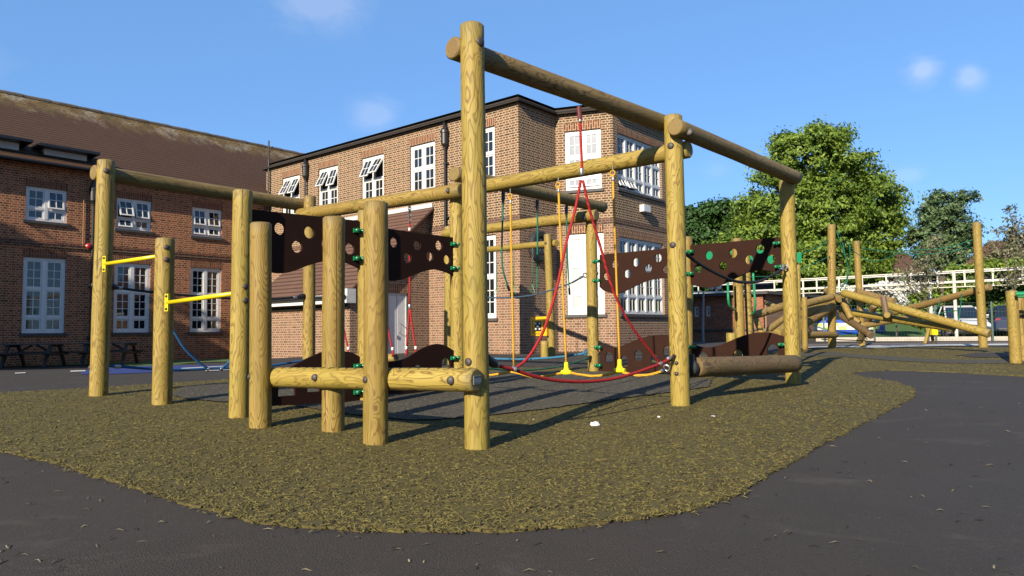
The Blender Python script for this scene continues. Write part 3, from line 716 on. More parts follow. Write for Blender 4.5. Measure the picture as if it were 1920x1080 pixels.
df = link('door_frame', dm.mesh(), WHITED, ext, FS.M)
dm = MB(); dm.box((dh[0]+.06,.06,zb+.3),(dh[0]+.38,.10,dh[3]-.06)); dm.box((dh[0]+.40,.055,zb+.3),(dh[2]-.06,.10,dh[3]-.06)); link('door', dm.mesh(bevel=.004), DOORM, ext, FS.M)
dm = MB(); zm = (zb+.3+dh[3])/2; dm.tube(catmull([(dh[0]+.46,.05,zm-.12),(dh[0]+.46,-.03,zm-.08),(dh[0]+.46,-.04,zm+.12),(dh[0]+.46,.05,zm+.2)], 4), .012, 6); dm.box((dh[0]+.36,.03,zm-.3),(dh[0]+.42,.06,zm-.2)); link('door_handle', dm.mesh(), STEEL, ext, FS.M)
lm = MB(); lm.quad([(dh[0]-.05,-.004,dh[3]+.003),(dh[2]+.05,-.004,dh[3]+.003),(dh[2]+.05,-.004,dh[3]+.25),(dh[0]-.05,-.004,dh[3]+.25)], [(0,0),(0,dw+.1),(.25,dw+.1),(.25,0)]); link('brick_lintel', lm.mesh(recalc=False), SOLDIER, ext, FS.M)
# roof plane
rm = MB(); ov = .30; run = FS.L; rise = zr-ze; sl = math.hypot(run, rise)
a = X0-dB*ov; b = XF-dB*ov-dA*.25; c = XB-dA*.25; d = XR; ez = ze-ov*rise/run
for dz, fl in ((.10, 1), (0.0, 0)):
    q = [(a.x,a.y,ez+dz),(b.x,b.y,ez+dz),(c.x,c.y,zr+dz),(d.x,d.y,zr+dz)]; uvq = [(0,0),(4.85,0),(4.85,sl+.4),(0,sl+.4)]
    rm.quad(q if fl else q[::-1], uvq if fl else uvq[::-1])
rm.quad([(b.x,b.y,ez),(c.x,c.y,zr),(c.x,c.y,zr+.10),(b.x,b.y,ez+.10)], [(0,0),(sl,0),(sl,.1),(0,.1)])
rm.quad([(a.x,a.y,ez),(b.x,b.y,ez),(b.x,b.y,ez+.10),(a.x,a.y,ez+.10)], [(0,0),(4,0),(4,.1),(0,.1)])
link('tiled_roof', rm.mesh(recalc=False), TILE_P, ext, Matrix())
fm = MB(); Mf = FF.M; fm.box((0,-.33,ez-.17),(FF.L+.27,-.305,ez+.02)); link('white_fascia', fm.mesh(), WHITE, ext, Mf)
fm = MB(); fm.tube([(0,-.39,ez-.0),(FF.L+.27,-.39,ez-.0)], .055, 8); link('gutter', fm.mesh(), BLACKM, ext, Mf)
fm = MB(); fm.tube([(0,-.06,ez-.26),(FF.L,-.06,ez-.26)], .05, 8); link('wall_pipe', fm.mesh(), BLACKM, ext, Mf)
fm = MB(); fm.box((0,-.30,ze-.20),(FF.L+.0,0,ze-.17)); fm.box((FF.L+.01,-.30,ez-.17),(FF.L+.27,.0,ze-.02)); link('soffit', fm.mesh(), WHITED, ext, Mf)
fm = MB(); FR = Face(XR, XB); fm.box((0,-.05,zr+.08),(FR.L+.2,-.02,zr+.22)); link('lead_flashing', fm.mesh(), simple('lead_flashing', (.55,.56,.58), .6, var=.1), ext, FR.M)

# --- left wing
wl = P(430, 600, 27.9); WL = Vector((wl.x, 27.9))
W0 = WL-dB*16; W1 = WL+dB*9
FW = Face(W0, W1)
wing = empty('brick_wing', (WL.x-dB.x*6, WL.y-dB.y*6, .1), 'long brick wing with steep mossy tiled roof and low dormers at the left', 'building')
zE = FW.at(100, 308)[1]+.20; zS = FW.at(100, 461)[1]
UP = [(49,347,125,419),(219,370,284,434),(361,388,416,448)]; LO = [(43,478,122,621),(215,494,280,623),(358,501,413,625)]
def norm(face, L_):
    hs = [upper_hole(face, *q) for q in L_]
    c_, z1_ = min(0, 0), 0
    z0_ = sum(h[1] for h in hs)/len(hs); z1_ = sum(h[3] for h in hs)/len(hs); w_ = sum(h[2]-h[0] for h in hs)/len(hs)
    return [((h[0]+h[2])/2-w_/2, z0_, (h[0]+h[2])/2+w_/2, z1_) for h in hs]
hU, hL = norm(FW, UP), norm(FW, LO)
sp = (hL[2][0]-hL[0][0])/2
for k_ in (1,):
    hU.append(tuple(v-(sp*k_ if i in (0, 2) else 0) for i, v in enumerate(hU[0]))); hL.append(tuple(v-(sp*k_ if i in (0, 2) else 0) for i, v in enumerate(hL[0])))
wall(wing, FW, -.5, zE, hU+hL, BRICK_L, name='wall')
OPW = [[0,9],[22,12],[10,10],[0,0]]; OPW2 = [[0,0],[20,0],[16,16],[0,0]]
sold2 = brick_mat('red_soldier_brick', (.11,.035,.02), (.26,.09,.045), (.30,.19,.12), (.22,.07,.04), mort=.010, wid=.5, bs=.1)
for h, o1, o2 in zip(hU, OPW, OPW2): window(wing, FW, h, 2, [(1,2,2,o1),(.5,2,1,o2)], fw=.075, mull=.10, soldier=sold2)
for h in hL: window(wing, FW, h, 2, [(1,2,3,0),(.95,2,3,0),(.42,2,1,0)], fw=.09, mull=.12, soldier=sold2)
course_uv(wing, FW, zS-.04, dbk, .10, .05)
# roof
b_ = 4.6; nIn = Vector((-dB.y, dB.x)); zR = None
rp = plane(0, 172, W0+nIn*b_, W1+nIn*b_); zR = rp.z
rm = MB(); ov = .35; run = b_; rise = zR-zE-.1; LW = FW.L; sl = math.hypot(run+ov, rise*(run+ov)/run)
def roofq(x0, x1, dz): return [(x0,-ov,zE-.0-ov*rise/run+dz),(x1,-ov,zE-ov*rise/run+dz),(x1,run,zR+dz),(x0,run,zR+dz)]
rm.quad(roofq(-.5, LW+3, .0), [(0,0),(LW+3.5,0),(LW+3.5,sl),(0,sl)])
rm.quad([(-.5,run,zR),(LW+3,run,zR),(LW+3,2*run+ov,zE-ov*rise/run),(-.5,2*run+ov,zE-ov*rise/run)], [(0,sl),(LW,sl),(LW,0),(0,0)])
rm.quad([(-.5,-ov,zE-ov*rise/run-.12),(LW+3,-ov,zE-ov*rise/run-.12),(LW+3,-ov,zE-ov*rise/run),(-.5,-ov,zE-ov*rise/run)], [(0,0),(LW,0),(LW,.1),(0,.1)])
rm.quad([(LW+3,-ov,zE-ov*rise/run-.12),(-.5,-ov,zE-ov*rise/run-.12),(-.5,0,zE-.12),(LW+3,0,zE-.12)])
rf = link('tiled_roof', rm.mesh(recalc=False), TILE_L, wing, FW.M)
rg = MB(); 
for i in range(int((LW+3.5)/.3)): 
    x_ = -.5+i*.3; rg.tube([(x_,run,zR-.02),(x_+.295,run,zR-.02)], .10+.006*((i*7) % 3), 10)
link('ridge_tiles', rg.mesh(), simple('ridge_tile_clay', (.13,.10,.075), .9, var=.5, sc=3), rf, FW.M)
gb = MB(); gb.tube([(-.5,-ov-.04,zE-ov*rise/run-.05),(LW+3,-ov-.04,zE-ov*rise/run-.05)], .05, 8); link('gutter', gb.mesh(), BLACKM, wing, FW.M)
gb = MB(); gb.prism([(0,zE)]+[(run,zR-.05),(2*run,zE),(2*run,-.5),(0,-.5)], 0, .02, Matrix.Rotation(0, 4, 'Z') @ Matrix(((0,1,0,LW),(1,0,0,0),(0,0,1,0),(0,0,0,1)))); link('gable_wall', gb.mesh(), BRICK_L, wing, FW.M)
gb = MB(); gb.prism([(0,zE)]+[(run,zR-.05),(2*run,zE),(2*run,-.5),(0,-.5)], 0, .02, Matrix(((0,1,0,0),(1,0,0,0),(0,0,1,0),(0,0,0,1)))); link('gable_wall', gb.mesh(), BRICK_L, wing, FW.M)
# dormers
def dormer(px0, yt0, px1):
    Fd = Face(W0+nIn*.14, W1+nIn*.14); s0_, z1_ = Fd.at(px0, yt0); s1_, _ = Fd.at(px1, yt0+10); z0_ = zE+.05
    m_ = MB(); w_ = s1_-s0_; M = FW.M @ T(s0_, .14, 0)
    m_.box((0,0,z0_-.3),(.14,.1,z1_)); m_.box((w_-.14,0,z0_-.3),(w_,.1,z1_)); m_.box((w_/2-.05,0,z0_-.3),(w_/2+.05,.1,z1_)); m_.box((.14,0,z1_-.30),(w_/2-.05,.1,z1_)); m_.box((w_/2+.05,0,z1_-.30),(w_-.14,.1,z1_))
    for k in (0, 1):
        x_ = .14+k*(w_/2-.09); m_.box((x_+.02,-.01,z0_-.1),(x_+.06,.05,z1_-.30)); m_.box((x_+w_/2-.26,-.01,z0_-.1),(x_+w_/2-.22,.05,z1_-.30))
    dn = link('dormer_window', m_.mesh(), WHITED, wing, M)
    g_ = MB(); g_.quad([(.14,.06,z0_-.3),(w_-.14,.06,z0_-.3),(w_-.14,.06,z1_-.3),(.14,.06,z1_-.3)]); link('glass', g_.mesh(recalc=False), GLASS, dn, M)
    c_ = MB(); dd = (z1_-z0_)*run/rise+.6
    c_.quad([(0,.1,z0_-.3),(0,.1,z1_),(0,dd,z1_)]); c_.quad([(w_,.1,z0_-.3),(w_,dd,z1_),(w_,.1,z1_)])
    link('dormer_cheek', c_.mesh(recalc=False), WHITED, dn, M)
    r_ = MB(); r_.box((-.27,-.40,z1_+.003),(w_+.27,dd+.5,z1_+.10)); link('dormer_roof', r_.mesh(bevel=.01), BLACKM, dn, M)
dormer(83, 279, 163); dormer(-42, 256, 36)
downpipe(wing, FW, 174, 352, 682)
mb = MB(); a_ = FW.at(157, 362); b2 = FW.at(157, 466); mb.tube([(a_[0],-.03,b2[1]),(a_[0],-.03,a_[1])], .014, 6); mb.tube(catmull([(a_[0],-.03,a_[1]),(a_[0]-.06,-.03,a_[1]+.1),(a_[0]-.14,-.03,a_[1]+.12)], 4), .014, 6)
link('conduit', mb.mesh(), simple('copper_conduit', (.35,.17,.06), .6), wing, FW.M)
mb = MB(); a_ = FW.at(164, 462); mb.lathe([(.03,0),(.09,.02),(.10,.06),(.06,.10),(.02,.11)], FW.M.inverted() @ FW.M @ T(a_[0], -.05, a_[1]) @ Matrix.Rotation(R(90), 4, 'X'), 16)
link('alarm_bell', mb.mesh(), simple('red_alarm_bell', (.5,.02,.02), .4), wing, FW.M)
# cable along the string course
mb = MB(); mb.tube([(0,-.07,zS+.10),(FW.L,-.07,zS+.10)], .012, 5); link('cable', mb.mesh(), BLACKM, wing, FW.M)

# --- low brick outbuilding behind the right-hand posts
ob = Vector((P(1284, 600, 34).x, 34)); ob2 = Vector((P(1432, 600, 31.5).x, 31.5))
FO = Face(ob, ob2); zO = FO.at(1330, 556)[1]
out_b = empty('brick_outbuilding', (ob.x, ob.y, .3), 'low dark brick outbuilding with two slit windows behind the green grab poles', 'building')
hO = [upper_hole(FO, 1302, 575, 1310, 594), upper_hole(FO, 1324, 574, 1332, 593)]
wall(out_b, FO, 0, zO, hO, BRICK_D)
for h in hO: window(out_b, FO, h, 1, [(1,1,2,0)], fw=.035, sill=False, lintel=False, bar=.03, depth=.03)
mb = MB(); mb.box((-.3,-.25,zO+.003),(FO.L+.3,7,zO+.13)); link('flat_roof', mb.mesh(), SLATE, out_b, FO.M)
mb = MB(); mb.box((0,.02,0),(.1,6,zO)); mb.box((FO.L-.1,.3,0),(FO.L,6,zO)); mb.box((.1,5.9,0),(FO.L-.1,6,zO)); link('side_wall', mb.mesh(), BRICK_D, out_b, FO.M)
mb = MB(); mb.box((-.02,-.05,zO*.36),(FO.L,0,zO*.36+.08)); link('ledge', mb.mesh(), SLATE, out_b, FO.M)
def shed_house(name, px, py_ridge, py_eave, wpx, d, label, flip=1):
    p = P(px, py_ridge, d); e = P(px, py_eave, d); W_ = wpx/FPX*d; root = empty(name, (p.x, d, gz(p.x, d)), label, 'building')
    M = T(p.x, d, 0) @ Matrix.Rotation(R(20), 4, 'Z'); mb = MB()
    mb.quad([(-W_/2,-2.5,e.z),(W_/2,-2.5,e.z),(W_/2-1.2,0,p.z),(-W_/2+1.2,0,p.z)], [(0,0),(W_,0),(W_,4),(0,4)]); mb.quad([(W_/2,-2.5,e.z),(W_/2,2.5,e.z),(W_/2-1.2,0,p.z)], [(0,0),(5,0),(2.5,3)])
    mb.quad([(-W_/2,2.5,e.z),(-W_/2,-2.5,e.z),(-W_/2+1.2,0,p.z)], [(0,0),(5,0),(2.5,3)]); mb.quad([(W_/2,2.5,e.z),(-W_/2,2.5,e.z),(-W_/2+1.2,0,p.z),(W_/2-1.2,0,p.z)], [(0,0),(W_,0),(W_,4),(0,4)])
    link('roof', mb.mesh(), TILE_P, root, M); mb = MB(); mb.box((-W_/2+.3,-2.2,.0),(W_/2-.3,2.2,e.z-.003)); link('wall', mb.mesh(), BRICK_D, root, M)
shed_house('house', 1672, 470, 522, 110, 62, 'house with red-brown hipped roof glimpsed right of the big tree')
shed_house('house', 1885, 452, 500, 130, 66, 'house with brown roof behind the bronze leaved tree at the far right')

# ------------------------------------------------------------------ logs, ropes, panels
def log(name, p0, p1, r0, r1, parent, m=None, seed=0, bev=.012, seg=28):
    m = m or WOOD
    p0, p1 = Vector(p0), Vector(p1); d = p1-p0; L_ = d.length
    bm = bmesh.new(); n = max(4, int(L_/.10)); rings = []
    st = [(0, -bev), (bev, 0)]+[(bev+(L_-2*bev)*i/n, 0) for i in range(1, n)]+[(L_-bev, 0), (L_, -bev)]
    for z, dr in st:
        t = z/L_; r = r0+(r1-r0)*t+dr; k = 2.2; rg_ = []
        bx = .004*noise.noise(Vector((seed*3.1, z*1.3, 0))); by = .004*noise.noise(Vector((seed*3.1+50, z*1.3, 0)))
        for i in range(seg):
            a = 2*math.pi*i/seg; nn = noise.noise(Vector((math.cos(a)*1.2+seed, math.sin(a)*1.2, z*k)))
            rr = r*(1+.022*nn); rg_.append(bm.verts.new((rr*math.cos(a)+bx, rr*math.sin(a)+by, z)))
        rings.append(rg_)
    for a, b in zip(rings, rings[1:]):
        for k in range(seg): bm.faces.new((a[k], a[(k+1) % seg], b[(k+1) % seg], b[k]))
    bm.faces.new(rings[0][::-1]); bm.faces.new(rings[-1])
    me = bpy.data.meshes.new(name); bm.to_mesh(me); bm.free()
    for p in me.polygons: p.use_smooth = len(p.vertices) == 4
    Wm = T(*p0) @ d.to_track_quat('Z', 'Y').to_matrix().to_4x4()
    return link(name, me, m, parent, Wm)
_cap = None
def cap(parent, pos, out_, r=.026, m=None):
    """domed rubber bolt cap on the surface of a log, facing out_"""
    mb = MB(); mb.lathe([(r,-.012),(r,.001),(r*.96,.006),(r*.8,.011),(r*.5,.015),(r*.12,.0165)], n=18)
    me = mb.mesh(); o = link('bolt_cap', me, m or CAP, parent, T(*pos) @ Vector(out_).to_track_quat('Z', 'Y').to_matrix().to_4x4())
    for p in me.polygons: p.use_smooth = True
    return o
def post(pb, pt, d, w_, parent, seed, name='post', m=None, caps=()):
    b = P(pb[0], pb[1], d); t = P(pt[0], pt[1], d); r = w_*d/FPX/2
    dr = (t-b).normalized(); o = log(name, b-dr*.25, t, r*1.0, r*.97, parent, m, seed)
    for c in caps:
        px, py = c[:2]; q = plane(px, py, (b.x, b.y), (b.x+1, b.y)); # on the plane facing the viewer through the axis
        rel = q-b; ax = b+dr*rel.dot(dr); off = q.x-ax.x; off = max(-r*.985, min(r*.985, off)); yy = -math.sqrt(max(0, r*r-off*off))
        nrm = Vector((off, yy, 0)).normalized(); s_ = c[2] if len(c) > 2 else .026
        cap(o, ax+nrm*(r-.002), nrm, s_)
    o['px'] = 0; del o['px']
    return o, Vector((b.x, b.y)), r
def beam(a, b, A, B, off, w0, w1, parent, seed, m=None, name='beam', ext=0):
    p0 = plane(a[0], a[1], A, B, off); p1 = plane(b[0], b[1], A, B, off)
    return log(name, p0, p1, w0, w1, parent, m, seed), p0, p1
def rope(pts, r, m, parent, name='rope', k=8, n=8):
    mb = MB(); mb.tube(catmull(pts, k), r, n); me = mb.mesh()
    for p in me.polygons: p.use_smooth = True
    return link(name, me, m, parent, Matrix.Identity(4) if parent is None else Matrix())
def ferrule(p, d_, parent, r=.016, l=.035, m=None, name='ferrule'):
    d_ = Vector(d_).normalized(); mb = MB(); mb.tube([p-d_*l, p-d_*l*.8, p+d_*l*.8, p+d_*l], [r*.8, r, r, r*.8], 12); me = mb.mesh()
    for q in me.polygons: q.use_smooth = len(q.vertices) == 4
    return link(name, me, m or STEEL, parent, Matrix())
def ring_(p, R_, r, nrm, parent, m=None, name='shackle'):
    nrm = Vector(nrm).normalized(); u = nrm.orthogonal().normalized(); v = nrm.cross(u)
    mb = MB(); mb.tube([p+(u*math.cos(a)+v*math.sin(a))*R_ for a in [2*math.pi*i/14 for i in range(15)]], r, 6, cap=False); return link(name, mb.mesh(), m or STEEL, parent, Matrix())

def panel(name, A, B, outline, holes, parent, off=0.0, th=.02, smooth_ids=None, m=None):
    """A, B ground points of the plane; outline and holes in photo pixels; real thickness"""
    A2, B2 = Vector(A[:2]), Vector(B[:2]); u = (B2-A2).normalized(); n = Vector((-u.y, u.x))
    def loc(px, py):
        p = plane(px, py, A2, B2, off); q = Vector((p.x, p.y))-A2; return q.dot(u), p.z
    cu = bpy.data.curves.new('c', 'CURVE'); cu.dimensions = '2D'; cu.fill_mode = 'BOTH'; cu.extrude = th/2; cu.bevel_depth = .002; cu.bevel_resolution = 1
    def spl(pts):
        s_ = cu.splines.new('POLY'); s_.points.add(len(pts)-1)
        for i, (x, y) in enumerate(pts): s_.points[i].co = (x, y, 0, 1)
        s_.use_cyclic_u = True
    top, bot = outline
    def curve(pts):
        q = [loc(*p) for p in pts]
        return [(v.x, v.y) for v in catmull([Vector((a, b, 0)) for a, b in q], 5)] if len(q) > 2 else q
    spl(curve(top)+curve(bot)[::-1])
    for h in holes:
        if len(h) == 4:      # round hole
            cx, cy = loc(h[0], h[1]); r = abs(loc(h[0], h[1]-h[3])[1]-cy)
            spl([(cx+r*math.cos(a), cy+r*math.sin(a)) for a in [2*math.pi*i/24 for i in range(24)]])
        else:                # arched window hole: x0, ytop, x1, ybottom, 1
            a = loc(h[0], h[3]); b = loc(h[2], h[3]); t = loc((h[0]+h[2])/2, h[1]); w_ = (b[0]-a[0])/2; c = a[0]+w_; zc = max(a[1]+.01, t[1]-w_)
            spl([(a[0], a[1]), (b[0], a[1])]+[(c+w_*math.cos(q), zc+(t[1]-zc)*math.sin(q)) for q in [math.pi*i/14 for i in range(15)]])
    o = bpy.data.objects.new('tmp', cu); COL.objects.link(o); dg = bpy.context.evaluated_depsgraph_get(); me = bpy.data.meshes.new_from_object(o.evaluated_get(dg)); bpy.data.objects.remove(o)
    nn = n if n.dot(A2) > 0 else -n
    An = A2+nn*off
    W_ = Matrix(((u.x, 0, -u.y if True else 0, An.x), (u.y, 0, u.x, An.y), (0, 1, 0, 0), (0, 0, 0, 1)))
    if W_.to_3x3().determinant() < 0: W_ = Matrix(((u.x, 0, u.y, An.x), (u.y, 0, -u.x, An.y), (0, 1, 0, 0), (0, 0, 0, 1)))
    me.materials.clear(); return link(name, me, m or BROWNP, parent, W_)
def bracket(px, py, A, B, parent, side=-1, s=1.0):
    """green two-ball clamp in front of the panel edge"""
    p = plane(px, py, A, B, -.035); u = (Vector(B[:2])-Vector(A[:2])).normalized(); u = Vector((u.x, u.y, 0)); n = Vector((-u.y, u.x, 0))
    if n.dot(p-CPOS) > 0: n = -n
    mb = MB(); Mx = Matrix((( u.x, n.x, 0, p.x), (u.y, n.y, 0, p.y), (0, 0, 1, p.z), (0, 0, 0, 1)))
    mb.box((-.075*s,-.02,-.024*s),(.06*s,.004,.024*s), M=Mx)
    for x_ in (-.045*s, .035*s):
        K = Mx @ T(x_, .0, 0) @ Matrix.Rotation(R(-90), 4, 'X'); mb.lathe([(.024*s,0),(.029*s,.01),(.03*s,.022),(.022*s,.036),(.008*s,.042)], K, 12)
    me = mb.mesh()
    for q in me.polygons: q.use_smooth = len(q.vertices) == 4 and q.area < .0006
    return link('panel_clamp', me, GREENP, parent, Matrix())

# ------------------------------------------------------------------ the big climbing frame
g7 = G(895, 846)
CF = empty('climbing_frame', (g7.x, g7.y, gz(g7.x, g7.y)), 'big timber climbing frame with yellow posts, red ropes and brown panels in the foreground', 'climbing frame')
PO = {}
def ps(k, pb, pt, d, w_, caps=(), **kw): PO[k] = post(pb, pt, d, w_, CF, len(PO)+1, caps=caps, **kw); return PO[k]
ps(1, (185,740), (199.5,301), 8.0, 32, [(207,323,.03),(178,535,.024),(172,689,.024)])
ps(2, (304,758), (309.5,447), 7.3, 35, [(319,465),(319,488)])
ps(3, (448,780), (455.5,357), 6.5, 36.5, [(465,538),(465,564)])
ps(4, (488,802), (489.5,418), 6.0, 40.5, [(471,706,.024)])
ps(5, (625,811), (625.5,407), 5.85, 42)
ps(6, (705,837), (704.5,379), 5.35, 46.5, [(688,711,.026)])
ps(7, (895,846), (885,47), 5.17, 47.5, [(902,85,.034),(879,678,.029)])
ps(8, (1276,760), (1262,217), 7.0, 35.5, [(1254,277,.033),(1258,461,.030),(1265,700,.020),(1265,680,.018)])
ps(9, (1488,720), (1474.5,338), 9.1, 28)
ps(10, (686,752), (686,395), 7.6, 31)
ps(11, (859,728), (856,345), 8.76, 27)
ps(12, (1113,697), (1108,396), 11.4, 21.5, [(1119,513,.03),(1122,662,.03)])
ps(13, (842,700), (842,425), 13.2, 19)
ps(14, (1034.5,668), (1027,439), 16, 15, [(1023,457,.03)])
ps(15, (1288,706), (1287,444), 10.3, 22)
ps(16, (579,705), (581,368), 10.2, 23, [(591,387,.035)])
ps(17, (893,672), (893,440), 18.6, 13)
ps(18, (1021.5,669), (1021,639), 15.6, 15, name='stump')
g = {k: v[1] for k, v in PO.items()}
RB_ = .083
# beams
b1, *_ = beam((847,89), (1250,234), g[7], g[8], .14, .083, .083, CF, 31, WOODT)
b1b, q0, q1 = beam((1264.5,237.5), (1492,334), g[8], g[9], -.10, .083, .085, CF, 32, WOODT)
b2, *_ = beam((1293,280), (846,361), g[8], g[11], .13, .086, .080, CF, 33)
b3, *_ = beam((562,403), (866,357), g[16], g[11], -.13, .085, .088, CF, 34)
b4, *_ = beam((850,326), (1131,389), g[11], g[12], .02, .088, .088, CF, 35, WOODT)
b5, *_ = beam((832,439), (1119,403), g[13], g[12], -.12, .082, .088, CF, 36)
b6, *_ = beam((1044,456), (880,471), g[14], g[17], .11, .075, .075, CF, 37)
b7, *_ = beam((174,323), (574,386), g[1], g[16], .13, .086, .086, CF, 38, WOODT)
lo4 = Vector((P(499,708,6.12).x, 6.12)); lo7 = Vector((P(894,713,5.02).x, 5.02))
b8, e0, e1 = beam((501,707.5), (894,713), lo4, lo7, 0, .083, .0815, CF, 39)
cap(b8, plane(590,708,lo4,lo7,-.085), (-.3,-1,0), .028); cap(b8, plane(845,713.5,lo4,lo7,-.083), (-.3,-1,0), .030)
cap(b3, plane(841,357,g[16],g[11],-.215), (.3,-1,.1), .034); cap(b5, plane(1096.5,407,g[13],g[12],-.205), (.3,-1,0), .045); cap(b1b, plane(1292,247,g[8],g[9],-.18), (-.5,-1,.2), .04)
# end plate and anti-slip notches of the low beam
ax = (e1-e0).normalized(); mb = MB(); side = ax.cross(Vector((0,0,1))).normalized(); 
Mx = Matrix(((side.x,0,ax.x,e1.x),(side.y,0,ax.y,e1.y),(0,1,ax.z,e1.z),(0,0,0,1)))
mb.box((-.045,-.028,.001),(.045,.032,.006), M=Mx); pl = link('maker_plate', mb.mesh(bevel=.001), STEEL, b8, Matrix())
mb = MB(); mb.box((-.035,.018,.006),(.035,.026,.0075), M=Mx); mb.box((-.035,-.020,.006),(.035,-.017,.0075), M=Mx)
for a_, b_2 in ((-.038,-.022),(.038,-.022),(-.038,.026),(.038,.026)): mb.box((a_-.004,b_2-.004,.006),(a_+.004,b_2+.004,.009), M=Mx)
link('plate_screws', mb.mesh(), BLACKM, b8, Matrix())
mb = MB(); Lb = (e1-e0).length; nn = 24
for i in range(nn):
    t = (i+.5)/nn; c_ = e0.lerp(e1, t)
    mb.tube([c_+Vector((0,0,.0835))+side*a_*.03+Vector((0,0,-abs(a_)**2*.0065)) for a_ in (-1.3,-.7,0,.7,1.3)], .0035, 5)
link('grip_groove', mb.mesh(), BLACKM, b8, Matrix())
# pull-up bars
for (p0, p1, A_, B_, w0) in (((197,495),(300,480),g[1],g[2],(199,495)), ((314,567.5),(445,549.5),g[2],g[3],(314,567.5))):
    a = plane(*p0, A_, B_, -.03); b = plane(*p1, A_, B_, -.0); a2 = a+(CPOS-a).normalized()*.06
    mb = MB(); mb.tube([a2, b], .021, 14); me = mb.mesh()
    for q in me.polygons: q.use_smooth = len(q.vertices) == 4
    bar = link('pull_up_bar', me, YELM, CF, Matrix())
    mb = MB(); K = T(*a2) @ Matrix.Rotation(math.atan2((b-a).y, (b-a).x)+R(8), 4, 'Z')
    mb.box((-.020,-.018,-.085),(.030,.010,.085), M=K); pl_ = link('bar_bracket', mb.mesh(bevel=.002), YELM, bar, Matrix())
    for zz in (-.062, .062): cap(bar, (K @ Vector((.008,-.016,zz))), (K.to_3x3() @ Vector((.1,-1,0))), .014, BLACKM)
# brown panels
pA = panel('holed_panel', g[3], g[10], ([(474,393.5),(672,414.5)], [(474,497),(490,507),(510,511),(527,512),(540,510.5),(552,507),(577,497.5),(605,490),(630,488.5),(647,492),(660,497),(672,502.5)]),
     [(523.5,429,9,11.5),(556,463,10,11.5),(579,436,9.5,11.5),(611,458,9,11),(655,467,8,11),(500,470,9,11.5)], CF)
pB = panel('holed_panel', g[10], g[11], ([(697,425),(851,446)], [(697,500),(707,512),(720,521),(733,525.5),(742,526),(760,521.5),(780,513),(800,507),(812,505),(825,507),(840,512),(850,518)]),
     [(738,455,8,10),(763,483.5,8,10),(781,460,7.5,9.5),(804.5,480.5,7,9.5),(822,460.5,7,9.5),(837,487,6.5,9)], CF)
pAl = panel('arched_panel', g[3], g[10], ([(474,704),(509,698),(540,690),(560,680),(580,670),(602,661),(625,657),(647,659),(660,662),(672,668)], [(474,763),(672,751)]), [(520,715,552,744,1),(575,712,598,736,1)], CF)
pBl = panel('arched_panel', g[10], g[11], ([(697,672),(712,676),(728,678),(745,676.5),(760,672),(775,663),(790,654),(805,648),(820,645),(835,649),(852,659)], [(697,741),(852,731)]), [(827,670,843,694,1),(775,683,791,706,1)], CF)
pC_ = panel('holed_panel', g[12], g[15], ([(1125,478),(1281,463)], [(1125,538),(1133,545),(1145,549),(1155,550),(1170,546.5),(1190,537),(1210,528),(1230,523),(1250,522),(1268,525),(1281,530)]),
     [(1154,496,6,8),(1138,518,5,7.5),(1177,513.5,6.5,8),(1193,492,6.5,8),(1216,503.5,7,8),(1234.5,484,7,8),(1250,505,7,8)], CF, off=.02)
pD_ = panel('holed_panel', g[15], g[9], ([(1289,461),(1470,444.5)], [(1289,529),(1300,534),(1312,537.5),(1325,539),(1340,538),(1360,531),(1385,519),(1405,510),(1425,506.5),(1445,508),(1470,515)]),
     [(1309.5,504,8,8.5),(1330,479,7.5,8.5),(1356,499,8,8.5),(1375,475,8.5,9),(1405,487,9,9),(1425.5,467,9,9),(1446,486,8,9)], CF, off=.02)
panel('arched_panel', g[12], g[15], ([(1126,645),(1140,651),(1155,652),(1175,645),(1200,635),(1220,630),(1240,628),(1258,629),(1281,638)], [(1126,697),(1281,699)]),
     [(1135.5,660,1150,680,1),(1164,667,1177.5,687,1),(1190,656,1205.5,676,1),(1221,664,1235.5,683,1),(1244.5,648,1258,669,1)], CF, off=.02)
panel('arched_panel', g[15], g[9], ([(1295,642),(1310,649),(1325,651.5),(1345,649),(1365,641.5),(1385,633),(1405,626.5),(1425,623.5),(1445,624),(1475,633)], [(1295,702),(1475,700)]),
     [(1310,660,1328,678,1),(1375,655,1394,676,1),(1439,645,1460,668,1)], CF, off=.02)
for a in ((674,433),(674,485),(675,686),(675,735)): bracket(*a, g[3], g[10], pA, s=.9)
for a in ((854,458),(854,503),(854,671)): bracket(*a, g[10], g[11], pB, s=.9)
for a in ((1118,490),(1119,526),(1122,651),(1122,685)): bracket(*a, g[12], g[15], pC_, s=.95)
for a in ((1293,472),(1293,513),(1298,650)): bracket(*a, g[15], g[9], pD_, s=.95)
for a in ((1458,456),(1461,500),(1468,646)): bracket(*a, g[15], g[9], pD_, s=.8)
# swinging log with its black bearing
l0 = plane(1302, 689, g[8], g[9], .0); l1 = plane(1490, 682, g[8], g[9], -.20)
sl_ = log('swinging_log', l0, l1, .098, .103, CF, WOODW, 44)
mb = MB(); dd_ = (l1-l0).normalized(); mb.tube([l0-dd_*.13, l0-dd_*.09, l0-dd_*.05, l0], [.05,.085,.085,.06], 16); mb.box((-.03,-.05,-.02),(.03,.05,.13), M=T(*(l0-dd_*.07)))
link('log_bearing', mb.mesh(bevel=.003), RUBB, sl_, Matrix())
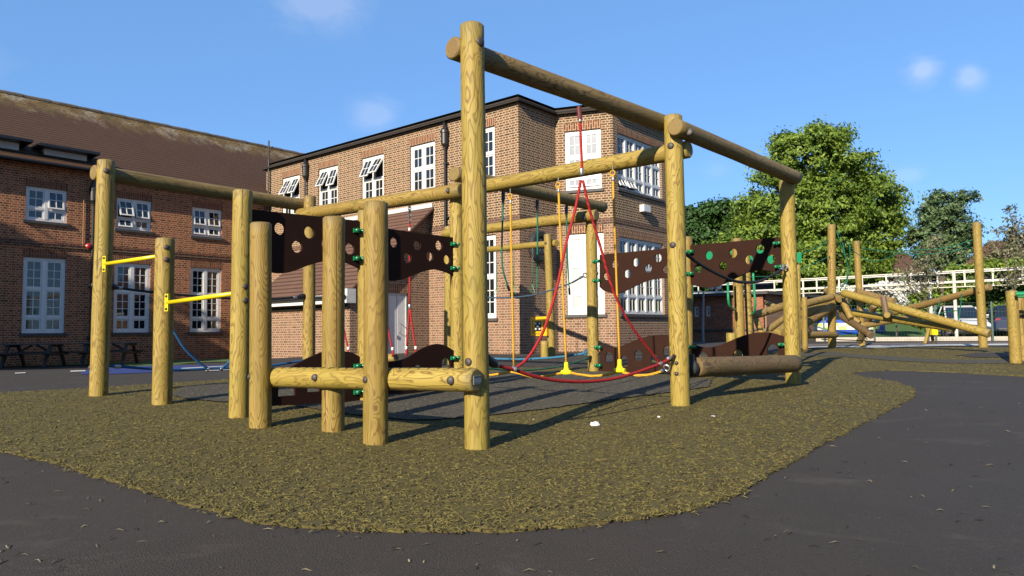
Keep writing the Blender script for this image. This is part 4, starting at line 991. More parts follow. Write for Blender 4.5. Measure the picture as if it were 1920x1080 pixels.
# red V rope between the two tall posts
def pp(A, B, pts, off=0): return [plane(x_, y_, A, B, off) for x_, y_ in pts]
A, B = g[7], g[8]
rope(pp(A, B, [(1087,212),(1089,260),(1091.5,320)]), .0115, ROPE_R, CF); rl = pp(A, B, [(1089,338),(1078,395),(1062,455),(1045,535),(1025,605),(1005,648),(985,676),(964,692)]); rr = pp(A, B, [(1093,338),(1106,395),(1125,460),(1150,545),(1180,605),(1205,640),(1222,662),(1238,682)])
rope(rl, .0115, ROPE_R, CF); rope(rr, .0115, ROPE_R, CF)
low = rope(pp(A, B, [(918,678),(935,686),(963,693),(1000,705),(1045,713.5),(1100,715.5),(1150,710),(1195,698),(1238,682),(1255,673),(1264,668)]), .014, ROPE_R, CF)
top_ = plane(1090, 320, A, B); ferrule(plane(1090.5,322,A,B), (0,0,1), low, .017, .03); ferrule(plane(1087.5,226,A,B), (0,0,1), low, .016, .018)
mb = MB(); mb.tube(pp(A, B, [(1085.5,200),(1086.5,212),(1087.5,224)]), .02, 10); link('rope_sleeve', mb.mesh(), simple('dark_red_sleeve', (.12,.008,.01), .6), low, Matrix())
mb = MB(); mb.tube(pp(A, B, [(912,672),(926,682),(932,686)]), [.034,.034,.018], 12); mb.tube(pp(A, B, [(1256,675),(1266,667)]), [.018,.022], 10); link('rope_socket', mb.mesh(), BLACKM, low, Matrix())
for a, dx in (((964,692), (1,0,-.3)), ((1237.5,682), (1,.5,.3)), ((1254,672), (1,.5,.4)), ((930,684), (1,.5,-.3))): ferrule(plane(*a, A, B), dx, low, .02, .022)
# yellow rope traverse hanging from the cross beam
A, B = g[11], g[8]
for (a, b) in (((957,371),(963.5,690)), ((1047,350),(1062,688)), ((1149,328),(1162,684))):
    v = rope(pp(A, B, [a, ((a[0]+b[0])/2-.3, (a[1]+b[1])/2), b]), .0115, ROPE_Y, CF, k=4)
    t_ = plane(a[0]-.5, a[1]-3, A, B); ring_(t_, .028, .008, (.6,.8,0), v, ROPE_Y, 'rope_eye'); ferrule(plane(a[0]+.5, a[1]+8, A, B), (0,0,1), v, .014, .02)
    mb = MB(); q = plane(a[0], a[1]-9, A, B); mb.tube([q+Vector((0,0,.05)), q, t_+Vector((0,0,-.0))], .008, 6); link('eye_bolt', mb.mesh(), BLACKM, v, Matrix())
    if b[0] > 1000:
        f_ = plane(b[0], b[1]+10, A, B); mb = MB(); mb.lathe([(.045,-.018),(.048,.0),(.035,.025),(.024,.045),(.022,.10),(.015,.11)], T(*f_), 14); K = (Vector((B-A)).normalized()); mb.tube([f_+Vector((K.x,K.y,0))*-.06, f_+Vector((K.x,K.y,0))*.06], .021, 10); link('foot_cone', mb.mesh(), YELP, v, Matrix())
yr = rope(pp(A, B, [(900,704),(918,703.5),(940,700.5),(964,698),(1000,707),(1030,704),(1062,698.5),(1085,702),(1112,705),(1140,702),(1162,697.5),(1190,703.5),(1215,703),(1235,698),(1245,694)]), .0135, ROPE_Y, CF)
ring_(plane(1250,690,A,B), .03, .009, (.5,.8,.3), yr, STEEL); ferrule(plane(1243,694.5,A,B), (1,-.8,.2), yr, .018, .02)
# green ropes and blue ropes at the back of the frame
A, B = g[11], g[12]
for pts_ in ([(943.5,372),(942,420),(941,480),(944,510),(955,545)], [(1007,387),(1008,430),(1007.5,500),(1007.5,552)], [(1062,397),(1063,440),(1065,500),(1068,553)]):
    v = rope(pp(A, B, pts_), .0115, ROPE_G, CF); q = pp(A, B, [pts_[0], (pts_[0][0]+.3, pts_[0][1]-8)])
    mb = MB(); mb.tube([q[0]-Vector((0,0,.10)), q[0], q[1]+Vector((0,0,.03))], [.012,.024,.024], 8); link('rope_socket', mb.mesh(), BLACKM, v, Matrix()); mb = MB(); e_ = plane(*pts_[-1], A, B); e2 = plane(*[(pts_[-2][i]*.25+pts_[-1][i]*.75) for i in (0, 1)], A, B); mb.tube([e2, e_], .017, 8); link('rope_end', mb.mesh(), BLACKM, v, Matrix())
rope(pp(A, B, [(900,689),(918,691),(960,694.5),(1000,693.5),(1045,688),(1080,679),(1103,671.5)]), .011, ROPE_G, CF)
mb = MB(); mb.tube(pp(A, B, [(1101,672),(1109,669)]), .028, 10); link('rope_socket', mb.mesh(), BLACKM, CF, Matrix())
A, B = g[13], g[12]
v = rope(pp(A, B, [(850,553),(918,558),(960,557.5),(1000,553),(1040,542),(1070,531),(1092,519)]), .013, ROPE_BG, CF); ring_(plane(1097,516,A,B), .035, .012, (.4,-.9,.2), v); ferrule(plane(1090,520,A,B), (1,.2,.5), v, .02, .03)
v = rope(pp(A, B, [(850,668),(918,672),(970,673.5),(1020,671.5),(1060,668),(1090,663.5),(1100,661)]), .017, ROPE_LB, CF); ring_(plane(1099,661,A,B), .04, .014, (.4,-.9,.2), v, ROPE_LB)
# small green trapeze handles under the lower beam
A, B = g[17], g[14]
for x0, yt, yb in ((931,484,553), (963,481,551), (998,477,549)):
    t_, m_, l_, r_ = pp(A, B, [(x0+.5,yt-9), (x0,yb-16), (x0-4,yb), (x0+4.5,yb-1)])
    v = rope([plane(x0+.5, yt+13, A, B), m_], .010, ROPE_G, CF, name='trapeze', k=2); mb = MB(); mb.tube([m_, l_, r_, m_], .008, 6); link('handle', mb.mesh(), GREENS, v, Matrix())
    mb = MB()
    for i in range(6):
        c_ = plane(x0+.5, yt-10+i*4.3, A, B); mb.tube([c_+Vector(((.018 if i % 2 else .004)*math.cos(a), (.004 if i % 2 else .018)*math.cos(a), .03*math.sin(a))) for a in [2*math.pi*j/8 for j in range(9)]], .005, 5, cap=False)
    link('chain', mb.mesh(), STEEL, v, Matrix())
# blue net ropes between the two left posts
A, B = g[1], g[16]
v = rope(pp(A, B, [(196,533),(215,538),(260,545),(320,551),(380,556),(440,559.5),(500,560.5),(540,558.5),(568,555)]), .014, ROPE_K, CF)
mb = MB(); mb.tube(pp(A, B, [(207,536),(215,538),(222,540)]), [.03,.036,.018], 12); mb.tube(pp(A, B, [(556,557.5),(565,555.5),(572,554.5)]), [.018,.038,.03], 12); link('rope_socket', mb.mesh(), BLACKM, v, Matrix()); ferrule(plane(224,540,A,B), (1,1,-.1), v, .02, .03); ferrule(plane(553,558,A,B), (1,1,-.1), v, .02, .03)
v = rope(pp(A, B, [(196,685),(210,686.5),(240,688.5),(280,691.5),(320,693),(360,693),(395,691.5),(440,690),(500,686.5),(540,681),(572,675)]), .015, ROPE_B, CF)
ferrule(plane(220,687.5,A,B), (1,1,-.1), v, .022, .035)
rope(pp(A, B, [(307,549),(313,585),(324,617),(345,652),(368,675),(388,690)]), .0145, ROPE_B, CF); rope(pp(A, B, [(460,559),(452,610),(443,652),(432,676),(416,691)]), .0145, ROPE_B, CF)
ferrule(plane(391,691.5,A,B), (.5,.6,.3), v, .02, .02); ferrule(plane(415,691.5,A,B), (.5,.6,-.3), v, .02, .02)
# black balance rope to the far right post
A, B = g[8], g[9]
v = rope(pp(A, B, [(1283,474),(1296,484),(1320,500),(1350,516),(1378,527),(1400,529.5),(1425,527),(1450,515),(1470,502)]), .0165, ROPE_K, CF)
ring_(plane(1472,500,A,B), .03, .011, (.2,-.9,.4), v); ferrule(plane(1466,505,A,B), (1,.8,.5), v, .024, .03)
# red Y ropes and plank behind the short posts
A, B = g[16], g[11]
for tx, ly, ry in ((768,(762,655),(779.5,655)), (637,(624,655),(653,656)), (720,(706,656),(736,657))):
    v = rope(pp(A, B, [(tx,412),(tx,500),(tx,573)]), .012, ROPE_R, CF, k=3); s_ = plane(tx,575,A,B); ferrule(s_, (0,0,1), v, .018, .03); ferrule(plane(tx,430,A,B), (0,0,1), v, .016, .02, WHITE)
    for e_ in (ly, ry):
        x_ = plane(*e_, A, B); rope([s_, s_.lerp(x_, .5)+Vector((.0,0,-.02)), x_], .012, ROPE_R, v, k=3); ring_(x_-Vector((0,0,.04)), .035, .011, (1,.3,0), v, ROPE_R, 'ring'); ferrule(x_+Vector((0,0,.02)), (0,0,1), v, .017, .02, WHITE)
    mb = MB()
    for i in range(7):
        c_ = plane(tx, 386+i*5, A, B); mb.tube([c_+Vector(((.018 if i % 2 else .004)*math.cos(a), (.004 if i % 2 else .018)*math.cos(a), .028*math.sin(a))) for a in [2*math.pi*j/8 for j in range(9)]], .005, 5, cap=False)
    link('chain', mb.mesh(), STEEL, v, Matrix())
q0 = plane(655,671,A,B,.1); q1 = plane(743,671.5,A,B,.1); log('swing_step', q0, q1, .055, .055, CF, WOOD, 51)
# yellow game board on the far post
A, B = g[14], g[14]+dA*-1
bb = plane(995, 630, A, B, -.18); K = T(*bb) @ Matrix.Rotation(math.atan2((-dA).y, (-dA).x), 4, 'Z')
sc_ = 30/FPX*16; wB, hB = .44, .42
mb = MB(); mb.box((0,0,0),(wB,.14,hB), M=K); gbd = link('game_board', mb.mesh(bevel=.006), simple('yellow_board', (.95,.46,.0), .4), CF, Matrix())
mb = MB(); mb.box((.12,-.004,.10),(.30,.006,.32), M=K); link('ball_window', mb.mesh(), BLACKM, gbd, Matrix())
mb = MB()
for i in range(3):
    for j in range(3):
        if (i+j) % 2 == 0: mb.lathe([(.0,-.026),(.02,-.018),(.026,0),(.02,.018),(.0,.026)], K @ T(.155+i*.055, -.012, .15+j*.06), 10)
link('balls', mb.mesh(), WHITE, gbd, Matrix())
def text(s, size, W_, parent, m, name='lettering', ext=.002):
    cu = bpy.data.curves.new('t', 'FONT'); cu.body = s; cu.size = size; cu.extrude = ext; cu.align_x = 'CENTER'; cu.align_y = 'CENTER'
    o = bpy.data.objects.new('t', cu); COL.objects.link(o); me = bpy.data.meshes.new_from_object(o.evaluated_get(bpy.context.evaluated_depsgraph_get())); bpy.data.objects.remove(o)
    me.materials.clear(); return link(name, me, m, parent, W_)
RX = Matrix.Rotation(R(90), 4, 'X')
text('NOUGHTS', .062, K @ T(.06,-.004,.21) @ RX @ Matrix.Rotation(R(-90), 4, 'Z'), gbd, BLACKM); text('CROSSES', .062, K @ T(.37,-.004,.21) @ RX @ Matrix.Rotation(R(-90), 4, 'Z'), gbd, BLACKM); text('AND', .05, K @ T(.21,-.004,.05) @ RX, gbd, BLACKM)
# tyre hung on the return wall
c_ = FB.at(1005, 463); M_ = FB.M @ T(c_[0], -.14, c_[1]) @ Matrix.Rotation(R(90), 4, 'X')
ty = empty('hanging_tyre', M_.to_translation(), 'black tyre hung on the brick wall behind the lower crossbeam', 'tyre')
mb = MB(); ro, ri = .47, .27
ring = [(ri,-.07),(ri+.05,-.11),(ro-.06,-.11),(ro-.015,-.08),(ro,0),(ro-.015,.08),(ro-.06,.11),(ri+.05,.11),(ri,.07)]
n_ = 40; rv = [[mb.bm.verts.new(M_ @ Vector((r*math.cos(2*math.pi*k/n_), r*math.sin(2*math.pi*k/n_), z))) for r, z in ring] for k in range(n_)]
for k in range(n_):
    for j in range(len(ring)): mb.bm.faces.new((rv[k][j], rv[(k+1) % n_][j], rv[(k+1) % n_][(j+1) % len(ring)], rv[k][(j+1) % len(ring)]))
link('tread', mb.mesh(), RUBB, ty, Matrix())
mb = MB(); mb.lathe([(.05,-.02),(.27,-.02),(.27,.03),(.24,.05),(.06,.05),(.05,.07)], M_, 24); hub = link('wheel_hub', mb.mesh(), BLACKM, ty, Matrix())
mb = MB()
for i in range(5): a = 2*math.pi*i/5+.4; mb.tube([M_ @ Vector((.10*math.cos(a),.10*math.sin(a),.055)), M_ @ Vector((.22*math.cos(a),.22*math.sin(a),.055))], .012, 6)
link('spokes', mb.mesh(), STEEL, hub, Matrix())

# ------------------------------------------------------------------ frames further right
def L2(parent, a, b, r, seed, m=None, name='log'): return log(name, P(*a), P(*b), r, r*.97, parent, m, seed, seg=20)
q = P(1560, 653, 17.5)
QF = empty('log_frame', (q.x, q.y, gz(q.x, q.y)), 'far timber frame of criss-crossing logs with tall poles and teal ropes, right', 'climbing frame')
post((1560,656), (1559,421), 17.5, 15, QF, 61); post((1617,654), (1606,452), 20.5, 12, QF, 62); post((1844,655), (1831,417), 16.5, 15, QF, 63, caps=[(1832,549,.02)])
post((1509,634), (1508,557), 15.5, 10.5, QF, 64)
L2(QF, (1580,549,17), (1856,626,14.3), .088, 65); L2(QF, (1573,583,17.8), (1789,616,15), .080, 66); L2(QF, (1606,547,20), (1676,566,18.4), .095, 67, WOODS)
L2(QF, (1676,586,19.5), (1857,538,16.8), .085, 68, WOODS); L2(QF, (1577,592,17.6), (1634,629,16.2), .085, 69, WOODW); L2(QF, (1612,640,20), (1640,571,18.2), .085, 70, WOODS)
L2(QF, (1506,571,16), (1560,557,16.9), .085, 71, WOODS); L2(QF, (1508,588,16.4), (1556,566,17.6), .10, 72); L2(QF, (1500,610,16.2), (1560,574,17.4), .12, 73, WOODS)
L2(QF, (1511,628,15.9), (1566,628,17.2), .080, 74, WOODS); L2(QF, (1549,545,18.4), (1575,562,17.2), .08, 75); L2(QF, (1576,556,17.4), (1596,598,17.0), .075, 76); L2(QF, (1586,567,18.4), (1600,552,19.2), .07, 77, WOODS)
L2(QF, (1612,612,18.8), (1730,590,19.6), .085, 78, WOODS)
L2(QF, (1590,592,17.4), (1612,606,17.2), .07, 80, WOODS)
mb = MB(); a = P(1656,557,16.0); b = P(1663,593,15.9); 
mb.tube([a, b], .065, 8); link('brown_strap', mb.mesh(), simple('brown_strap', (.13,.075,.045), .7), QF, Matrix()); L2(QF, (1663,591,15.6), (1668,588,16.4), .065, 79)
for pts_ in ([(1568,432,17.6),(1600,470,18.6),(1640,490,18.4),(1700,470,17.6),(1768,466,17),(1826,449,16.6)], [(1612,464,20),(1650,470,19),(1720,477,18),(1790,470,17.2),(1826,455,16.7)], [(1568,432,17.6),(1590,500,17.8),(1588,520,17.8),(1575,545,17.5)],
             [(1580,455,17.9),(1590,510,17.9),(1583,548,17.7)], [(1593,455,18.2),(1595,500,18.0)], [(1500,506,16),(1540,488,17),(1562,478,17.6)], [(1493,478,16),(1530,465,17),(1560,447,17.6)], [(1405,519,16),(1440,518,16.4),(1475,512,16.8)]):
    rope([P(*a) for a in pts_], .010, ROPE_G, QF, k=4, n=6)
for pts_ in ([(1710,576,18),(1735,590,17.4),(1760,593,17)], [(1764,561,17.4),(1757,578,17.2),(1748,594,17)], [(1803,551,17),(1801,575,16.6),(1797,600,16)], [(1748,594,17),(1770,586,16.8),(1797,582,16.4)]):
    rope([P(*a) for a in pts_], .012, ROPE_G, QF, k=4, n=6)
rope([P(1640,640,18), P(1600,638,18), P(1540,636,18)], .012, ROPE_K, QF, k=4, n=6); rope([P(1600,600,18), P(1618,625,18), P(1626,637,18)], .012, ROPE_K, QF, k=4, n=6)

q = P(1386, 650, 15)
SF = empty('ladder_frame', (q.x, q.y, gz(q.x, q.y)), 'timber platform frame with green grab poles behind the brown holed panel', 'climbing frame')
post((1389,690), (1381,447), 14.0, 19, SF, 81); post((1408,690), (1399,470), 14.3, 12.5, SF, 82); post((1415,670), (1408,575), 14.6, 5.5, SF, 83)
mb = MB()
for i in range(9): c_ = P(1401.2+i*.6, 520+i*14.5, 14.3); mb.tube([c_+Vector((.070*math.cos(a), .070*math.sin(a), -.03*math.cos(a))) for a in [2*math.pi*j/12 for j in range(13)]], .008, 5, cap=False)
link('rope_grip', mb.mesh(), simple('brown_cord', (.16,.10,.04), .8), SF, Matrix())
L2(SF, (1360,646,13.4), (1386,646,13.6), .15, 84, name='step_log') if False else post((1371,690), (1371,624), 13.5, 19, SF, 84, name='stump')
for pts_ in ([(1298,500,13),(1297,555,13),(1296,572,13.1),(1292,580,13.3)], [(1364,505,13.4),(1365,545,13.4),(1366,566,13.4),(1370,576,13.5),(1378,580,13.8)], [(1412,512,14),(1414,545,14),(1416,570,14),(1414,585,14.1),(1406,591,14.3)]):
    mb = MB(); mb.tube(catmull([P(*a) for a in pts_], 6), .022 if pts_[0][0] > 1300 else .026, 10); me = mb.mesh()
    for p_ in me.polygons: p_.use_smooth = True
    link('grab_pole', me, GREENS, SF, Matrix())
for (a, b, c, d, dz) in ((1310,470,1345,490,0), (1370,470,1440,478,0), (1398,480,1440,500,0)):
    mb = MB(); p0 = P(a,b,14.6); p1 = P(c,d,14.9); mb.box((p0.x, p0.y, min(p0.z,p1.z)), (p1.x, p0.y+.05, max(p0.z,p1.z))); link('slide_panel', mb.mesh(bevel=.01), GREENS, SF, Matrix())
post((1497,672), (1496,495), 12.6, 9.5, SF, 86); mb = MB(); K = T(*P(1492.5,492,12.5)); mb.box((0,0,0),(.10,.04,.17), M=K); link('green_flag_board', mb.mesh(bevel=.004), GREENS, SF, Matrix())
L2(SF, (1412,592,15.2), (1476,572,15.9), .085, 87, WOODS); L2(SF, (1436,568,16.5), (1452,574,15.9), .05, 88); L2(SF, (1418,600,15), (1432,636,14.6), .06, 89); L2(SF, (1425,630,15), (1480,590,16), .07, 90, WOODS); L2(SF, (1412,632,14.6), (1482,626,15), .085, 91, WOODS); L2(SF, (1455,628,14.8), (1482,606,15.4), .10, 92)
q = P(1902, 684, 12.3)
TF = empty('post_cluster', (q.x, q.y, gz(q.x, q.y)), 'short pair of thick timber posts with a green bar at the right edge', 'climbing frame')
post((1905,684), (1896.5,545), 12.3, 20, TF, 93); post((1920,680), (1910,557), 12.8, 17, TF, 94, caps=[(1914,592,.03)]); post((1985,690), (1975,545), 12.0, 20, TF, 95)
mb = MB(); mb.tube([P(1904,551,12.1), P(1975,549,11.9)], .035, 12); mb.tube([P(1904,555,12.3), P(1975,556,12.1)], .03, 10); link('green_bar', mb.mesh(), GREENS, TF, Matrix())

# ------------------------------------------------------------------ white railed walkway, kerb, fence
r0 = Vector((P(1935,500,26.8).x, 26.8)); r1 = r0+dA*14.5; FWk = Face(r1, r0)
wk = empty('raised_walkway', (r0.x, r0.y, gz(r0.x, r0.y)), 'raised walkway with cream painted railings and slim posts running across behind the logs', 'walkway')
zt_ = FWk.at(1700, 513)[1]; zl_ = FWk.at(1700, 534)[1]; zb_ = FWk.at(1700, 542)[1]; zm_ = FWk.at(1700, 521)[1]
LW_ = FWk.L
for z_, rr_, y_ in ((zt_, .028, 0), (zl_, .025, 0), (zb_, .020, 0)):
    mb = MB(); mb.tube([(0,y_,z_),(LW_,y_,z_)], rr_, 8); link('rail', mb.mesh(), CREAM, wk, FWk.M)
for z_, y_ in ((zt_+.02, 1.4), (zl_+.12, 1.4)):
    mb = MB(); mb.tube([(0,y_,z_),(LW_,y_,z_)], .03, 8); link('rail', mb.mesh(), WHITED, wk, FWk.M)
x_ = .4
while x_ < LW_:
    mb = MB(); mb.box((x_-.028,-.025,zl_),(x_+.028,.025,zt_)); link('baluster', mb.mesh(), CREAM, wk, FWk.M)
    mb = MB(); mb.box((x_-.02,-.02,zb_),(x_+.02,.02,zl_)); link('spacer', mb.mesh(), CREAM, wk, FWk.M); x_ += .92
mb = MB(); mb.box((0,.06,zl_-.03),(LW_,.20,zl_-.01)); link('deck', mb.mesh(), WHITED, wk, FWk.M)
n2 = Vector((-FWk.u.y, FWk.u.x)); FP = Face(r1+n2*15-FWk.u*3, r0+n2*15+FWk.u*9); pz1 = FP.at(1700, 520)[1]; pz0 = FP.at(1700, 538)[1]
pw = empty('parapet_wall', (FP.A.x, FP.A.y, .4), 'dark grey road parapet running behind the cream railings', 'wall')
mb = MB(); mb.box((0,0,0),(FP.L,.3,pz1)); link('wall', mb.mesh(), SLATE, pw, FP.M); mb = MB(); mb.box((0,-.05,pz1+.003),(FP.L,.35,pz1+.10)); link('coping', mb.mesh(), STEEL, pw, FP.M)
for px in (1744, 1790, 1506):
    s_, _ = FWk.at(px, 560); mb = MB(); mb.tube([(s_,.05,gz(*(r1+FWk.u*s_))-.1),(s_,.05,zt_)], .062 if px > 1600 else .04, 10); link('support_post', mb.mesh(), CREAM, wk, FWk.M)
def pole(name, px, yt, yb, d, r, m, label, cat, arms=False):
    a = P(px, yt, d); b = P(px, yb, d); mb = MB(); mb.tube([b, b+Vector((0,0,.8)), a], [r*1.3, r*1.25, r], 10)
    o = link(name, mb.mesh(), m, None, Matrix()); return tag(o, label, cat)
lp = pole('lamp_post', 1319, 548, 652, 31, .042, simple('grey_lamp_post', (.28,.29,.30), .6), 'slim grey lamp post with two floodlights in front of the low brick outbuilding', 'lamp post')
mb = MB(); a = P(1319, 549, 31); mb.box((a.x-.5, a.y-.03, a.z), (a.x+1.0, a.y+.03, a.z+.06)); link('cross_arm', mb.mesh(), STEEL, lp, Matrix())
for px in (1333, 1346):
    b = P(px, 540, 31); mb = MB(); mb.lathe([(.04,-.10),(.13,-.04),(.16,.08),(.1,.10)], T(*b), 12); link('floodlight', mb.mesh(), WHITE, lp, Matrix())
# low pale kerb wall
K0 = G(1560, 640); K1 = G(1920, 638.5); K0 = Vector((K0.x, K0.y)); K1 = Vector((K1.x, K1.y)); Kd = (K1-K0).normalized(); FK = Face(K0-Kd*.6, K1+Kd*6)
mb = MB(); h0 = gz(K0.x, K0.y); h1 = gz(K1.x, K1.y)
mb.box((0,0,min(h0,h1)-.2),(FK.L,.35,max(h0,h1)+.16)); kw = link('kerb_wall', mb.mesh(bevel=.02), CONC, None, FK.M); tag(kw, 'low pale concrete kerb wall between the playground and the car park', 'wall')
# green mesh fence
FG = Face(K0-Kd*3.5-Vector((0,.4)), K1+Kd*6-Vector((0,.4))); fz = h0
fe = empty('mesh_fence', (K0.x, K0.y, fz), 'thin green mesh fence along the kerb wall with dark green posts', 'fence')
DG = simple('dark_green_fence_paint', (.008,.055,.035), .45)
for px in (1545, 1639, 1755, 1861, 1990):
    s_, _ = FG.at(px, 620); mb = MB(); mb.box((s_-.03,-.03,fz-.2),(s_+.03,.03,fz+1.45)); link('post', mb.mesh(), DG, fe, FG.M)
mb = MB()
for i in range(5): z_ = fz+.06+i*.34; mb.box((0,-.002,z_),(FG.L,.002,z_+.005))
s_ = 0
while s_ < FG.L: mb.box((s_,-.005,fz+.02),(s_+.0025,-.003,fz+1.44)); s_ += .10
link('wire_mesh', mb.mesh(), DG, fe, FG.M)

# ------------------------------------------------------------------ vehicles
def car(name, label, pos, rz, body, style='hatch', s=1.0, chequer=None):
    M = T(*pos) @ Matrix.Rotation(rz, 4, 'Z') @ Matrix.Scale(s, 4); root = empty(name, pos, label, 'van' if style == 'van' else 'car', 'vehicles parked beyond the fence')
    def loft(stations, mt, nm, sm_=True, capends=True):
        mb = MB(); rings = [[mb.bm.verts.new((x, y, z)) for y, z in ring] for x, ring in stations]
        n = len(rings[0])
        for a, b in zip(rings, rings[1:]):
            for k in range(n): mb.bm.faces.new((a[k], a[(k+1) % n], b[(k+1) % n], b[k]))
        if capends: mb.bm.faces.new(rings[0][::-1]); mb.bm.faces.new(rings[-1])
        me = mb.mesh(); 
        for p in me.polygons: p.use_smooth = False
        return link(nm, me, mt, root, M)
    def ring(w_, zb_, zs, zt2, wt): # lower body ring
        return [(-w_*.93, zb_), (-w_, zb_+.12), (-w_, zs), (-wt, zt2), (wt, zt2), (w_, zs), (w_, zb_+.12), (w_*.93, zb_)]
    if style == 'van':
        bd = loft([(-2.45, ring(.90,.35,.8,1.0,.84)), (-2.4, ring(.95,.25,.9,1.12,.92)), (1.4, ring(.95,.25,.9,1.12,.92)), (2.15, ring(.93,.25,.8,1.0,.85)), (2.4, ring(.85,.35,.6,.75,.7))], body, 'body')
        cabn = [(-2.42, .90, 1.1, 1.95, .82), (-2.3, .92, 1.1, 2.0, .84), (.6, .92, 1.1, 2.0, .84), (1.15, .91, 1.1, 1.9, .80), (1.75, .88, 1.08, 1.12, .84)]
        gl = (.55, 1.70)
    else:
        bd = loft([(-2.02, ring(.78,.35,.62,.80,.70)), (-1.95, ring(.86,.25,.72,.93,.78)), (-1.2, ring(.88,.20,.78,.96,.82)), (.7, ring(.88,.20,.78,.95,.82)), (1.3, ring(.86,.20,.70,.88,.76)), (1.85, ring(.80,.25,.60,.70,.66)), (2.0, ring(.70,.35,.52,.60,.58))], body, 'body')
        cabn = [(-1.93, .76, .93, .96, .72), (-1.55, .78, .94, 1.42, .60), (-1.2, .79, .95, 1.48, .60), (.1, .79, .95, 1.47, .60), (.45, .78, .94, 1.38, .60), (1.2, .74, .90, .92, .70)]
    # cabin: glass volume with painted roof and pillars
    mb = MB(); prev = None
    for x, w0, z0, z1, w1 in cabn:
        cur = [mb.bm.verts.new(p) for p in ((x,-w0,z0-.02),(x,-w1,z1),(x,w1,z1),(x,w0,z0-.02))]
        if prev:
            for k in range(3): mb.bm.faces.new((prev[k], prev[k+1], cur[k+1], cur[k]))
        else: mb.bm.faces.new(cur)
        prev = cur
    mb.bm.faces.new(prev[::-1]); link('side_glass', mb.mesh(), GLASS, root, M)
    mb = MB(); e = .012
    seq = cabn[1:-1]
    for a, b in zip(seq, seq[1:]):
        mb.quad([(a[0],-a[4]-e,a[3]-.05),(b[0],-b[4]-e,b[3]-.05),(b[0],-b[4]+.04,b[3]+e),(a[0],-a[4]+.04,a[3]+e)]); mb.quad([(a[0],-a[4]+.04,a[3]+e),(b[0],-b[4]+.04,b[3]+e),(b[0],b[4]-.04,b[3]+e),(a[0],a[4]-.04,a[3]+e)]); mb.quad([(a[0],a[4]-.04,a[3]+e),(b[0],b[4]-.04,b[3]+e),(b[0],b[4]+e,b[3]-.05),(a[0],a[4]+e,a[3]-.05)])
    link('roof', mb.mesh(), body, root, M)
    for sgn in (-1, 1):
        for i, (a, b) in enumerate(zip(cabn, cabn[1:])):
            if i == 0 or i == len(cabn)-2:
                mb = MB(); mb.tube([(a[0],sgn*(a[1 if i == 0 else 4]+e*.5),a[2 if i == 0 else 3]),(b[0],sgn*(b[4 if i == 0 else 1]+e*.5),b[3 if i == 0 else 2])], .035, 6); link('pillar', mb.mesh(), body, root, M)
        for x in ((-.95, .02) if style != 'van' else (.45, -1.2)):
            mb = MB(); mb.tube([(x,sgn*(.79 if style != 'van' else .92),.94 if style != 'van' else 1.1),(x,sgn*(.61 if style != 'van' else .85),1.45 if style != 'van' else 1.95)], .032, 6); link('pillar', mb.mesh(), body, root, M)
    if style == 'van':
        mb = MB()
        for sgn in (-1, 1): mb.quad([(-2.3,sgn*.935,1.1),(.35,sgn*.935,1.1),(.35,sgn*.858,1.96),(-2.3,sgn*.858,1.96)])
        link('side_panel', mb.mesh(recalc=False), body, root, M)
    wb = 1.25 if style != 'van' else 1.5; wr = .31
    for x in (-wb, wb):
        for sgn in (-1, 1):
            K = M @ T(x, sgn*(.80 if style != 'van' else .87), wr) @ Matrix.Rotation(R(90), 4, 'X')
            mb = MB(); mb.lathe([(wr*.62,-.09),(wr*.9,-.09),(wr,-.06),(wr,.06),(wr*.9,.09),(wr*.62,.09)], None, 20); wh = link('wheel', mb.mesh(), RUBB, root, K)
            mb = MB(); mb.lathe([(wr*.15,-.095),(wr*.6,-.085),(wr*.62,0),(wr*.6,.085),(wr*.15,.095)], None, 16); link('rim', mb.mesh(), STEEL, wh, K)
            mb = MB(); mb.tube([(x+(wr+.05)*math.cos(a), sgn*(.885 if style != 'van' else .952), wr+(wr+.05)*math.sin(a)) for a in [math.pi*i/12 for i in range(13)]], .02, 5); link('wheel_arch', mb.mesh(), BLACKM, root, M)
    fx = 1.93 if style != 'van' else 2.28; bx = -1.99 if style != 'van' else -2.44
    for sgn in (-1, 1):
        mb = MB(); mb.box((fx-.1,sgn*.6-.13,.53),(fx+.02,sgn*.6+.13,.66)); link('headlight', mb.mesh(bevel=.02), WHITE, root, M)
        mb = MB(); mb.box((bx-.01,sgn*.68-.10,.66),(bx+.12,sgn*.68+.10,.88)); link('tail_light', mb.mesh(bevel=.02), simple('red_lens', (.45,.01,.01), .2), root, M)
        mb = MB(); mb.box((.62 if style != 'van' else 1.2,sgn*.96-.08,.92 if style != 'van' else 1.15),(.74 if style != 'van' else 1.32,sgn*.96+.08,1.06 if style != 'van' else 1.35)); link('wing_mirror', mb.mesh(bevel=.02), body, root, M)
    for b0, b1, b2_ in ((bx-.06, bx+.05, .74), (fx+.0, fx+.08, .70)):
        mb = MB(); mb.box((b0,-b2_,.30),(b1,b2_,.45)); link('bumper', mb.mesh(bevel=.02), BLACKM, root, M)
    mb = MB(); mb.box((bx-.035,-.26,.60),(bx-.015,.26,.71)); link('number_plate', mb.mesh(), simple('yellow_plate', (.8,.6,.05), .5), root, M)
